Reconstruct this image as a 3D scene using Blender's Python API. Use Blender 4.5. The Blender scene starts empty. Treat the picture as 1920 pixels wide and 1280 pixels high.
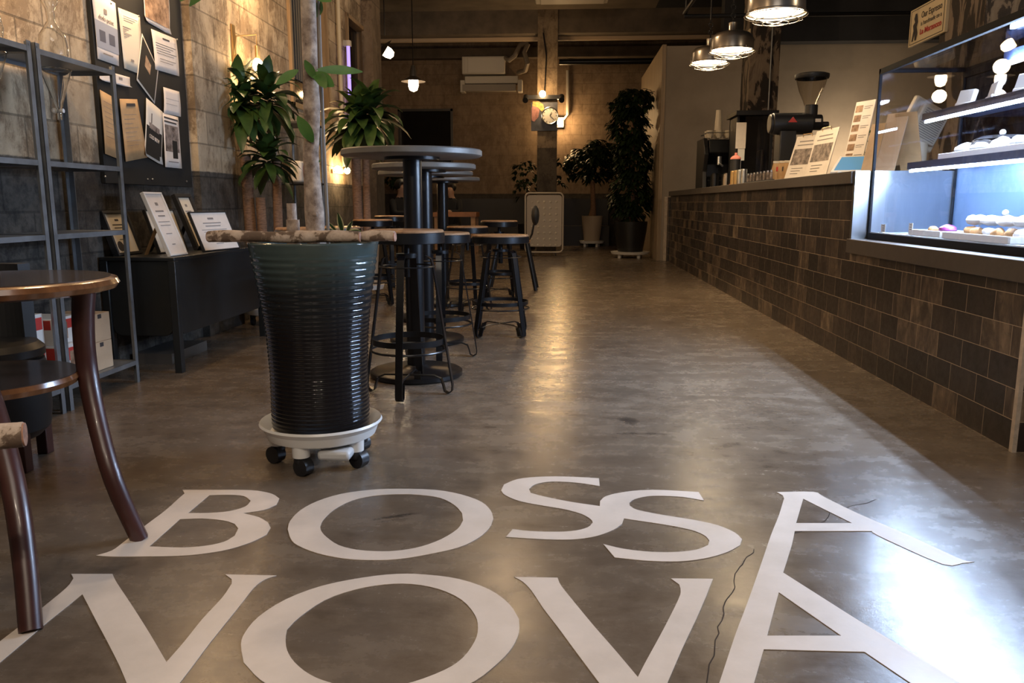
import bpy, bmesh, math, random
from mathutils import Vector, Matrix, noise
R = random.Random(7)
PI = math.pi
scene = bpy.context.scene
COL = scene.collection

# ---------------------------------------------------------------- camera model
F, CH = 1493.0, 0.9
PITCH = math.atan((640 - 381) / F)
YAW = math.atan((1055 - 960) / (F / math.cos(PITCH)))
def ray(x, y):
    a, b = (x - 960) / F, -(y - 640) / F
    d = (a, math.cos(PITCH) + b * math.sin(PITCH), -math.sin(PITCH) + b * math.cos(PITCH))
    c, s = math.cos(YAW), math.sin(YAW)
    return Vector((c * d[0] - s * d[1], s * d[0] + c * d[1], d[2]))
O = Vector((0, 0, CH))
def PZ(x, y, z=0.0):
    d = ray(x, y); return O + d * ((z - CH) / d.z)
def PY(x, y, Y):
    d = ray(x, y); return O + d * (Y / d.y)
def PX(x, y, X):
    d = ray(x, y); return O + d * (X / d.x)

cam_d = bpy.data.cameras.new('camera'); cam = bpy.data.objects.new('camera', cam_d); COL.objects.link(cam)
cam_d.sensor_width = 36; cam_d.lens = 36 * F / 1920; cam_d.clip_start = 0.02
cam.location = O; cam.rotation_euler = (PI / 2 - PITCH, 0, YAW)
scene.camera = cam

# ---------------------------------------------------------------- materials
MC = {}
def nd(nt, t, **kw):
    n = nt.nodes.new(t)
    for k, v in kw.items(): setattr(n, k, v)
    return n
def L(nt, a, b): nt.links.new(a, b)
def newmat(name):
    m = bpy.data.materials.new(name); m.use_nodes = True
    nt = m.node_tree
    return m, nt, nt.nodes['Principled BSDF']
def mat(name, col, rough=0.6, metal=0.0, var=0.0, scale=12.0, bump=0.0, col2=None, emis=None, es=0.0, coat=0.0, stretch=None, rvar=0.0, spec=0.5):
    if name in MC: return MC[name]
    m, nt, p = newmat(name)
    p.inputs['Roughness'].default_value = rough
    p.inputs['Metallic'].default_value = metal
    p.inputs['Coat Weight'].default_value = coat
    p.inputs['Coat Roughness'].default_value = 0.08
    p.inputs['Specular IOR Level'].default_value = spec
    c = (*col, 1)
    p.inputs['Base Color'].default_value = c
    if emis:
        p.inputs['Emission Color'].default_value = (*emis, 1); p.inputs['Emission Strength'].default_value = es
    if var > 0 or col2 or bump > 0:
        tc = nd(nt, 'ShaderNodeTexCoord')
        mp = nd(nt, 'ShaderNodeMapping'); L(nt, tc.outputs['Object'], mp.inputs[0])
        if stretch: mp.inputs['Scale'].default_value = stretch
        n = nd(nt, 'ShaderNodeTexNoise'); n.inputs['Scale'].default_value = scale; n.inputs['Detail'].default_value = 7; n.inputs['Roughness'].default_value = 0.62
        L(nt, mp.outputs[0], n.inputs['Vector'])
        if var > 0 or col2:
            r = nd(nt, 'ShaderNodeValToRGB')
            a = tuple(max(0, x * (1 - var)) for x in col)
            b = col2 if col2 else tuple(min(1, x * (1 + var)) for x in col)
            r.color_ramp.elements[0].position = 0.34; r.color_ramp.elements[1].position = 0.66
            r.color_ramp.elements[0].color = (*a, 1); r.color_ramp.elements[1].color = (*b, 1)
            L(nt, n.outputs['Fac'], r.inputs[0]); L(nt, r.outputs[0], p.inputs['Base Color'])
        if bump > 0:
            bp = nd(nt, 'ShaderNodeBump'); bp.inputs['Strength'].default_value = bump; bp.inputs['Distance'].default_value = 0.01
            L(nt, n.outputs['Fac'], bp.inputs['Height']); L(nt, bp.outputs[0], p.inputs['Normal'])
        if rvar > 0:
            mr = nd(nt, 'ShaderNodeMapRange'); mr.inputs['To Min'].default_value = rough - rvar; mr.inputs['To Max'].default_value = rough + rvar
            mr.inputs['From Min'].default_value = 0.3; mr.inputs['From Max'].default_value = 0.7
            L(nt, n.outputs['Fac'], mr.inputs[0]); L(nt, mr.outputs[0], p.inputs['Roughness'])
    MC[name] = m
    return m
def glassm(name, tint=(1, 1, 1), refl=1.0, rough=0.0):
    if name in MC: return MC[name]
    m = bpy.data.materials.new(name); m.use_nodes = True; nt = m.node_tree
    nt.nodes.clear()
    o = nd(nt, 'ShaderNodeOutputMaterial'); mx = nd(nt, 'ShaderNodeMixShader'); tr = nd(nt, 'ShaderNodeBsdfTransparent'); gl = nd(nt, 'ShaderNodeBsdfGlossy')
    tr.inputs[0].default_value = (*tint, 1); gl.inputs['Roughness'].default_value = rough
    fr = nd(nt, 'ShaderNodeFresnel'); ge = nd(nt, 'ShaderNodeNewGeometry'); mr = nd(nt, 'ShaderNodeMapRange')
    mr.inputs['To Min'].default_value = 1.45; mr.inputs['To Max'].default_value = 1 / 1.45   # both faces of a pane reflect alike
    L(nt, ge.outputs['Backfacing'], mr.inputs[0]); L(nt, mr.outputs[0], fr.inputs[0])
    mu = nd(nt, 'ShaderNodeMath', operation='MULTIPLY'); mu.inputs[1].default_value = refl
    L(nt, fr.outputs[0], mu.inputs[0]); L(nt, mu.outputs[0], mx.inputs[0]); L(nt, tr.outputs[0], mx.inputs[1]); L(nt, gl.outputs[0], mx.inputs[2]); L(nt, mx.outputs[0], o.inputs[0])
    MC[name] = m; return m
def ramp(nt, src, stops):
    r = nd(nt, 'ShaderNodeValToRGB')
    while len(r.color_ramp.elements) < len(stops): r.color_ramp.elements.new(0.5)
    for e, (pos, c) in zip(r.color_ramp.elements, stops):
        e.position = pos; e.color = (*c, 1) if len(c) == 3 else c
    L(nt, src, r.inputs[0]); return r.outputs[0]
def mixc(nt, fac, a, b, mode='MIX'):
    m = nd(nt, 'ShaderNodeMix', data_type='RGBA', blend_type=mode)
    if isinstance(fac, float): m.inputs[0].default_value = fac
    else: L(nt, fac, m.inputs[0])
    for s, v in ((m.inputs[6], a), (m.inputs[7], b)):
        if isinstance(v, tuple): s.default_value = (*v, 1)
        else: L(nt, v, s)
    return m.outputs[2]
def noisef(nt, vec, sc, det=6, ro=0.6, dist=0.0):
    n = nd(nt, 'ShaderNodeTexNoise'); n.inputs['Scale'].default_value = sc; n.inputs['Detail'].default_value = det
    n.inputs['Roughness'].default_value = ro; n.inputs['Distortion'].default_value = dist
    L(nt, vec, n.inputs['Vector']); return n.outputs['Fac']
def mathn(nt, op, a, b=None):
    m = nd(nt, 'ShaderNodeMath', operation=op)
    for i, v in enumerate((a, b)):
        if v is None: continue
        if isinstance(v, (int, float)): m.inputs[i].default_value = v
        else: L(nt, v, m.inputs[i])
    return m.outputs[0]

def realglass(name):
    m, nt, p = newmat(name)
    p.inputs['Transmission Weight'].default_value = 1; p.inputs['Roughness'].default_value = 0.02; p.inputs['IOR'].default_value = 1.45
    p.inputs['Base Color'].default_value = (.97, .98, .98, 1); MC[name] = m; return m
def floor_mat():
    m, nt, p = newmat('polished_concrete')
    g = nd(nt, 'ShaderNodeNewGeometry').outputs['Position']
    n1 = noisef(nt, g, 1.1, 8, 0.62, 0.4); n2 = noisef(nt, g, 9, 9, 0.7); n3 = noisef(nt, g, 55, 4, 0.6)
    mp = nd(nt, 'ShaderNodeMapping'); L(nt, g, mp.inputs[0]); mp.inputs['Scale'].default_value = (1.0, 3.2, 1)
    n4 = noisef(nt, mp.outputs[0], 2.2, 10, 0.68, 0.6)
    c = ramp(nt, n1, [(0.3, (0.090, 0.062, 0.040)), (0.5, (0.142, 0.102, 0.067)), (0.7, (0.215, 0.162, 0.113))])
    c = mixc(nt, 0.5, c, ramp(nt, n2, [(0.32, (0.085, 0.062, 0.045)), (0.68, (0.23, 0.18, 0.135))]))
    c = mixc(nt, ramp(nt, n4, [(0.42, (0, 0, 0)), (0.80, (0.30, 0.30, 0.30))]), c, (0.34, 0.28, 0.22))
    mp2 = nd(nt, 'ShaderNodeMapping'); L(nt, g, mp2.inputs[0]); mp2.inputs['Scale'].default_value = (0.7, 2.6, 1)
    n6 = noisef(nt, mp2.outputs[0], 1.6, 11, 0.72, 0.9)
    c = mixc(nt, ramp(nt, n6, [(0.44, (0, 0, 0)), (0.72, (0.55, 0.55, 0.55))]), c, (0.085, 0.062, 0.045))
    c = mixc(nt, ramp(nt, n3, [(0.3, (0.10, 0.10, 0.10)), (0.45, (0, 0, 0))]), c, (0.08, 0.06, 0.045))
    # worn stains
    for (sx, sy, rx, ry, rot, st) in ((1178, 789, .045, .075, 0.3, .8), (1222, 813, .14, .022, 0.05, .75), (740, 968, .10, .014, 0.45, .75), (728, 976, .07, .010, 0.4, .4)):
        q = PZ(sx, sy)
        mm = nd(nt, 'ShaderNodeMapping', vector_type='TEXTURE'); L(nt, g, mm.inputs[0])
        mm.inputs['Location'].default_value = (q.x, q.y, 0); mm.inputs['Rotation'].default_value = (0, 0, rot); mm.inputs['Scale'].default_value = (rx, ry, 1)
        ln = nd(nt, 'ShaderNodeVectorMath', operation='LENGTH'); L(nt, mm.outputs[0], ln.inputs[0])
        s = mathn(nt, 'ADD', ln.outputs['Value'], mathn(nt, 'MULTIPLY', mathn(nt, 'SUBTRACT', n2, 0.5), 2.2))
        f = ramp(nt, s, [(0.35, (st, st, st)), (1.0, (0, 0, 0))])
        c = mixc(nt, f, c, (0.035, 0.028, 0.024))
    L(nt, c, p.inputs['Base Color'])
    r = ramp(nt, mathn(nt, 'ADD', mathn(nt, 'MULTIPLY', n2, 0.5), mathn(nt, 'MULTIPLY', n4, 0.5)), [(0.35, (0.17, 0.17, 0.17)), (0.65, (0.34, 0.34, 0.34))])
    L(nt, r, p.inputs['Roughness']); p.inputs['Specular IOR Level'].default_value = 0.5
    b = nd(nt, 'ShaderNodeBump'); b.inputs['Strength'].default_value = 0.14; b.inputs['Distance'].default_value = 0.004
    L(nt, mathn(nt, 'ADD', n2, mathn(nt, 'MULTIPLY', n3, 0.4)), b.inputs['Height']); L(nt, b.outputs[0], p.inputs['Normal'])
    return m

def birch_mat():
    m, nt, p = newmat('mottled_birch')
    g = nd(nt, 'ShaderNodeTexCoord').outputs['Object']
    n = noisef(nt, g, 17, 6, 0.6, 0.4); n2 = noisef(nt, g, 60, 5, 0.7)
    c = ramp(nt, n, [(0.46, (0.15, 0.10, 0.07)), (0.50, (0.22, 0.155, 0.11)), (0.525, (0.52, 0.40, 0.31)), (0.68, (0.68, 0.55, 0.45))])
    c = mixc(nt, ramp(nt, n2, [(0.3, (0.35,) * 3), (0.5, (0, 0, 0))]), c, (0.22, 0.14, 0.10))
    L(nt, c, p.inputs['Base Color']); p.inputs['Roughness'].default_value = 0.85
    bp = nd(nt, 'ShaderNodeBump'); bp.inputs['Strength'].default_value = 0.5; bp.inputs['Distance'].default_value = 0.004
    L(nt, n2, bp.inputs['Height']); L(nt, bp.outputs[0], p.inputs['Normal'])
    return m
def block_mat(name, axis, low, high, split=1.11, bw=0.4, bh=0.215, stain=0.6, var=.18, mort=.55):
    m, nt, p = newmat(name)
    g = nd(nt, 'ShaderNodeNewGeometry').outputs['Position']
    sp = nd(nt, 'ShaderNodeSeparateXYZ'); L(nt, g, sp.inputs[0])
    cb = nd(nt, 'ShaderNodeCombineXYZ'); L(nt, sp.outputs[axis], cb.inputs[0]); L(nt, sp.outputs[2], cb.inputs[1])
    br = nd(nt, 'ShaderNodeTexBrick'); L(nt, cb.outputs[0], br.inputs['Vector'])
    br.inputs['Scale'].default_value = 1; br.inputs['Brick Width'].default_value = bw; br.inputs['Row Height'].default_value = bh
    br.inputs['Mortar Size'].default_value = 0.006; br.inputs['Mortar Smooth'].default_value = 0.3; br.inputs['Bias'].default_value = 0
    br.inputs['Color1'].default_value = (1 - var,) * 3 + (1,); br.inputs['Color2'].default_value = (1 + var,) * 3 + (1,); br.inputs['Mortar'].default_value = (mort,) * 3 + (1,)
    n1 = noisef(nt, g, 1.6, 8, 0.65, 0.3); n2 = noisef(nt, g, 11, 9, 0.75)
    mp = nd(nt, 'ShaderNodeMapping'); L(nt, g, mp.inputs[0]); mp.inputs['Scale'].default_value = (1.5, 1.5, .9)
    n3 = noisef(nt, mp.outputs[0], 4.5, 10, 0.72, 0.3)
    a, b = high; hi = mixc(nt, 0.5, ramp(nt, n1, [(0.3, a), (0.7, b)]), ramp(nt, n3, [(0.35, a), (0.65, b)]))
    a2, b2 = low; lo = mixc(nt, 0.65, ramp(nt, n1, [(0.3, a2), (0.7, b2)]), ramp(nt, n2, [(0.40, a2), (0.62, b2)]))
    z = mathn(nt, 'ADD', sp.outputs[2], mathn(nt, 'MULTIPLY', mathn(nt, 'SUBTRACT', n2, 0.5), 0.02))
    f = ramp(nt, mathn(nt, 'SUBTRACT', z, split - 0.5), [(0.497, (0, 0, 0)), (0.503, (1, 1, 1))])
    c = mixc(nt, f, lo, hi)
    n5 = noisef(nt, mp.outputs[0], 2.4, 12, 0.8, 0.3)
    c = mixc(nt, ramp(nt, n5, [(0.475, (0, 0, 0)), (0.56, (stain, stain, stain))]), c, mixc(nt, 1.0, c, (0.30, 0.24, 0.19), 'MULTIPLY'))
    dk = ramp(nt, n2, [(0.56, (0, 0, 0)), (0.7, (stain, stain, stain))])
    c = mixc(nt, dk, c, mixc(nt, 1.0, c, (0.33, 0.27, 0.2), 'MULTIPLY'))
    c = mixc(nt, 1.0, c, br.outputs['Color'], 'MULTIPLY')
    L(nt, c, p.inputs['Base Color']); p.inputs['Roughness'].default_value = 0.85
    bp = nd(nt, 'ShaderNodeBump'); bp.inputs['Strength'].default_value = 0.6; bp.inputs['Distance'].default_value = 0.012
    h = mathn(nt, 'SUBTRACT', mathn(nt, 'MULTIPLY', n2, 0.7), mathn(nt, 'MULTIPLY', br.outputs['Fac'], 0.8))
    L(nt, h, bp.inputs['Height']); L(nt, bp.outputs[0], p.inputs['Normal'])
    return m

def tile_mat(axis):
    m, nt, p = newmat('brown_tiles_%d' % axis)
    g = nd(nt, 'ShaderNodeNewGeometry').outputs['Position']
    sp = nd(nt, 'ShaderNodeSeparateXYZ'); L(nt, g, sp.inputs[0])
    cb = nd(nt, 'ShaderNodeCombineXYZ'); L(nt, sp.outputs[axis], cb.inputs[0]); L(nt, sp.outputs[2], cb.inputs[1])
    br = nd(nt, 'ShaderNodeTexBrick'); L(nt, cb.outputs[0], br.inputs['Vector'])
    br.offset = 0.37; br.offset_frequency = 2
    br.inputs['Scale'].default_value = 1; br.inputs['Brick Width'].default_value = 0.215; br.inputs['Row Height'].default_value = 0.1145
    br.inputs['Mortar Size'].default_value = 0.0014; br.inputs['Mortar Smooth'].default_value = 0.1; br.inputs['Bias'].default_value = -0.15
    br.inputs['Color1'].default_value = (0, 0, 0, 1); br.inputs['Color2'].default_value = (1, 1, 1, 1); br.inputs['Mortar'].default_value = (0.5, 0.5, 0.5, 1)
    n1 = noisef(nt, g, 7, 8, 0.7, 0.6); n2 = noisef(nt, g, 30, 6, 0.7)
    mp = nd(nt, 'ShaderNodeMapping'); L(nt, g, mp.inputs[0]); mp.inputs['Scale'].default_value = (2.5, 2.5, .8)
    n3 = noisef(nt, mp.outputs[0], 6, 8, 0.65, 1.0)
    v = mathn(nt, 'ADD', mathn(nt, 'MULTIPLY', br.outputs['Color'], 0.44), mathn(nt, 'MULTIPLY', n3, 0.62))
    c = ramp(nt, v, [(0.34, (0.014, 0.010, 0.010)), (0.5, (0.034, 0.024, 0.021)), (0.62, (0.105, 0.074, 0.052)), (0.76, (0.25, 0.185, 0.125))])
    c = mixc(nt, ramp(nt, n1, [(0.40, (0.75, 0.75, 0.75)), (0.56, (0, 0, 0))]), c, (0.028, 0.020, 0.017))
    c = mixc(nt, br.outputs['Fac'], c, (0.38, 0.29, 0.20))
    L(nt, c, p.inputs['Base Color'])
    L(nt, ramp(nt, n2, [(0.3, (0.32,) * 3), (0.7, (0.5,) * 3)]), p.inputs['Roughness'])
    bp = nd(nt, 'ShaderNodeBump'); bp.inputs['Strength'].default_value = 0.35; bp.inputs['Distance'].default_value = 0.004
    L(nt, mathn(nt, 'SUBTRACT', mathn(nt, 'MULTIPLY', n2, 0.4), br.outputs['Fac']), bp.inputs['Height']); L(nt, bp.outputs[0], p.inputs['Normal'])
    return m

def peel_mat():
    m, nt, p = newmat('peeling_paint')
    tc = nd(nt, 'ShaderNodeNewGeometry').outputs['Position']
    mp = nd(nt, 'ShaderNodeMapping'); L(nt, tc, mp.inputs[0]); mp.inputs['Scale'].default_value = (2.2, 2.2, .9)
    n = noisef(nt, mp.outputs[0], 2.6, 9, 0.6, 0.9); n2 = noisef(nt, tc, 25, 5, 0.7)
    c = ramp(nt, n, [(0.44, (0.028, 0.022, 0.019)), (0.485, (0.05, 0.035, 0.028)), (0.50, (0.22, 0.17, 0.125)), (0.62, (0.30, 0.24, 0.18)), (0.72, (0.14, 0.10, 0.075))])
    L(nt, c, p.inputs['Base Color']); p.inputs['Roughness'].default_value = 0.7
    bp = nd(nt, 'ShaderNodeBump'); bp.inputs['Strength'].default_value = 0.5; bp.inputs['Distance'].default_value = 0.01
    L(nt, mathn(nt, 'ADD', n, mathn(nt, 'MULTIPLY', n2, .2)), bp.inputs['Height']); L(nt, bp.outputs[0], p.inputs['Normal'])
    return m

M = dict(
    floor=floor_mat(),
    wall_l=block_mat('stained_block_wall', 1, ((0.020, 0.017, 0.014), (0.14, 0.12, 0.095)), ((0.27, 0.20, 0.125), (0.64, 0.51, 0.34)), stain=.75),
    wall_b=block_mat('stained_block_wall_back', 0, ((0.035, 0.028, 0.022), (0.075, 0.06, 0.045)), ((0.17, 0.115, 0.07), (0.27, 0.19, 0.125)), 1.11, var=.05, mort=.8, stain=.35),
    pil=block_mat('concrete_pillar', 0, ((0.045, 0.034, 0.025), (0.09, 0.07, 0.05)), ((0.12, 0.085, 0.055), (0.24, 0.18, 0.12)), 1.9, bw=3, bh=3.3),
    tile1=tile_mat(1), tile0=tile_mat(0), peel=peel_mat(),
    paint=mat('cream_floor_paint', (0.72, 0.62, 0.53), 0.42, var=0.09, scale=6, bump=0.12, rvar=.08),
    crack=mat('crack_dark', (0.05, 0.037, 0.028), 0.9, spec=.1),
    ceil=mat('dark_ceiling', (0.12, 0.095, 0.07), 0.9, var=0.25, scale=2),
    ceilb=mat('black_ceiling', (0.02, 0.02, 0.024), 0.85, var=0.3, scale=2),
    beam=mat('brown_beam', (0.085, 0.064, 0.046), 0.85, var=0.3, scale=3),
    partg=mat('plaster_grey', (0.27, 0.225, 0.18), 0.8, var=0.12, scale=1.5, bump=0.05),
    wood_side=mat('wood_panel', (0.30, 0.22, 0.14), 0.5, var=0.25, scale=3, stretch=(8, 8, .5)),
    slab=mat('dark_stone_slab', (0.070, 0.056, 0.047), 0.5, var=0.1, scale=20),
    trimw=mat('pale_trim', (0.50, 0.42, 0.34), 0.6, var=0.15, scale=30),
    steel=mat('brushed_steel', (0.62, 0.64, 0.66), 0.28, 1.0, var=0.05, scale=30, stretch=(1, 1, .1)),
    blackm=mat('black_metal', (0.008, 0.008, 0.009), 0.30, 0.1, spec=.45),
    blackmat=mat('black_matt', (0.014, 0.014, 0.015), 0.6),
    blackpl=mat('black_plastic', (0.015, 0.015, 0.017), 0.42),
    navy=mat('navy_lacquer', (0.03, 0.045, 0.10), 0.25),
    zinc=mat('galvanised_steel', (0.26, 0.275, 0.29), 0.42, 0.6, var=0.15, scale=14, rvar=.08),
    graymet=mat('dark_grey_lacquer', (0.018, 0.020, 0.021), 0.38, var=.1, scale=5),
    tabletop=mat('grey_table_top', (0.14, 0.137, 0.13), 0.42, var=0.15, scale=8),
    seatw=mat('seat_wood', (0.36, 0.20, 0.10), 0.4, var=0.3, scale=6, stretch=(1, 9, 1)),
    tablew=mat('glossy_brown_wood', (0.17, 0.068, 0.025), 0.2, var=0.25, scale=5, stretch=(1, 6, 1), coat=.5),
    topdark=mat('dark_table_surface', (0.045, 0.03, 0.025), 0.22, var=0.2, scale=4, coat=.4),
    legw=mat('maroon_wood', (0.060, 0.021, 0.017), 0.36, var=0.2, scale=8, coat=.15),
    white=mat('white_plastic', (0.78, 0.76, 0.72), 0.35),
    whitepaint=mat('white_painted_wood', (0.75, 0.73, 0.70), 0.4),
    paper=mat('white_paper', (0.78, 0.70, 0.62), 0.8, var=0.03, scale=30),
    paperg=mat('pale_paper', (0.72, 0.67, 0.58), 0.7),
    kraft=mat('kraft_paper', (0.52, 0.33, 0.16), 0.75, var=0.1, scale=15),
    card=mat('cardboard', (0.55, 0.40, 0.26), 0.8, var=0.05, scale=10),
    ink=mat('dark_print', (0.05, 0.045, 0.045), 0.7), inkg=mat('grey_print', (0.25, 0.22, 0.2), 0.7),
    photod=mat('dark_photo', (0.10, 0.075, 0.065), 0.45, var=0.6, scale=22, col2=(0.42, 0.34, 0.29)),
    photow=mat('warm_photo', (0.22, 0.10, 0.05), 0.45, var=0.5, scale=18, col2=(0.5, 0.32, 0.2)),
    blueprint=mat('blue_print', (0.30, 0.33, 0.40), 0.6), bluedk=mat('slate_print', (0.08, 0.09, 0.13), 0.6),
    red=mat('red_print', (0.55, 0.05, 0.04), 0.5), redw=mat('pink_plastic', (0.62, 0.22, 0.18), 0.4),
    boardb=mat('black_board', (0.010, 0.010, 0.009), 0.75, var=.2, scale=8),
    cream=mat('cream_plastic', (0.62, 0.54, 0.42), 0.45), creamw=mat('cream_ceramic', (0.74, 0.66, 0.52), 0.35),
    bark=mat('pale_bark', (0.26, 0.18, 0.135), 0.85, var=0.4, scale=26, col2=(0.56, 0.44, 0.35), bump=0.5),
    birch=mat('mottled_birch', (0.17, 0.115, 0.08), 0.8, scale=13, col2=(0.66, 0.52, 0.41), var=.3, bump=0.4),
    cane=mat('ridged_cane', (0.26, 0.15, 0.09), 0.85, var=0.35, scale=30, bump=0.8, stretch=(1, 1, 4)),
    endgrain=mat('cut_wood', (0.42, 0.22, 0.14), 0.8, var=0.4, scale=60),
    soil=mat('soil', (0.03, 0.02, 0.014), 0.95, var=0.5, scale=60, bump=1),
    leaf=mat('deep_green_leaf', (0.014, 0.040, 0.008), 0.4, var=0.35, scale=4, col2=(0.06, 0.115, 0.025)),
    leafl=mat('bright_green_leaf', (0.06, 0.17, 0.03), 0.4, var=0.2, scale=6, col2=(0.13, 0.26, 0.06)),
    leafd=mat('dark_leaf', (0.006, 0.014, 0.004), 0.5, var=0.4, scale=5, col2=(0.022, 0.04, 0.012), spec=.3),
    leafv=mat('cream_edged_leaf', (0.60, 0.55, 0.30), 0.5), 
    potc=mat('beige_pot', (0.45, 0.37, 0.28), 0.45), potd=mat('black_pot', (0.008, 0.008, 0.008), 0.4),
    pane=mat('dark_window_pane', (0.006, 0.007, 0.009), 0.04), framew=mat('window_wood', (0.28, 0.18, 0.09), 0.5, var=0.3, scale=4, stretch=(8, 8, .6)),
    acw=mat('aged_white_casing', (0.55, 0.50, 0.43), 0.5), 
    bulb=mat('warm_bulb', (1, .8, .5), 0.5, emis=(1.0, 0.62, 0.26), es=60),
    bulbs=mat('warm_bulb_soft', (1, .8, .5), 0.5, emis=(1.0, 0.74, 0.45), es=26),
    dome_in=mat('lamp_diffuser', (1, .9, .7), 0.5, emis=(1.0, 0.78, 0.50), es=16),
    led=mat('led_tube_glow', (1, 1, 1), 0.5, emis=(0.54, 0.71, 1.0), es=540),
    neon=mat('violet_tube', (.4, .3, .8), 0.4, emis=(0.38, 0.28, 0.9), es=1.1),
    domemet=mat('satin_pewter', (0.42, 0.38, 0.33), 0.28, 0.95),
    skin=mat('skin', (0.42, 0.25, 0.17), 0.6), hair=mat('black_hair', (0.01, 0.009, 0.008), 0.5), cloth=mat('black_cloth', (0.012, 0.012, 0.014), 0.85),
    tablet=mat('blue_screen', (0.05, 0.12, 0.2), 0.2, emis=(0.16, 0.36, 0.52), es=0.5),
    glass=glassm('clear_glass'), glassw=realglass('clear_glassware'), smoke=glassm('smoked_hopper', (.80, .76, .70), 1.3), acryl=glassm('acrylic', (.75, .72, .68), 1.6),
    berry=mat('magenta_cream', (0.5, 0.04, 0.2), 0.4, var=.4, scale=30, col2=(0.3, 0.06, 0.4)), bread=mat('baked_crust', (0.38, 0.19, 0.07), 0.7, var=0.4, scale=25),
    brass=mat('brass', (0.60, 0.42, 0.2), 0.3, 0.9),
    pastry=mat('white_icing', (0.8, 0.78, 0.75), 0.5),
    teal=mat('steel_liner', (0.50, 0.62, 0.68), 0.3, 0.7),
)
def pot_mat():
    m, nt, p = newmat('glazed_ceramic')
    g = nd(nt, 'ShaderNodeTexCoord').outputs['Object']
    sp = nd(nt, 'ShaderNodeSeparateXYZ'); L(nt, g, sp.inputs[0])
    n = noisef(nt, g, 9, 5)
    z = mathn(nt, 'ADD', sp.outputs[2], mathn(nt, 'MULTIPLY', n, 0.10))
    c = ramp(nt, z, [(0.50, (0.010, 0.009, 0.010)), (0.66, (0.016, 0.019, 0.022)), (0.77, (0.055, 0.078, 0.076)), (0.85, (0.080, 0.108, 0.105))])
    L(nt, c, p.inputs['Base Color']); p.inputs['Roughness'].default_value = 0.09; p.inputs['Coat Weight'].default_value = 0.0; p.inputs['Specular IOR Level'].default_value = 0.42
    return m
M['pot'] = pot_mat(); M['birch'] = birch_mat()

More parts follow.
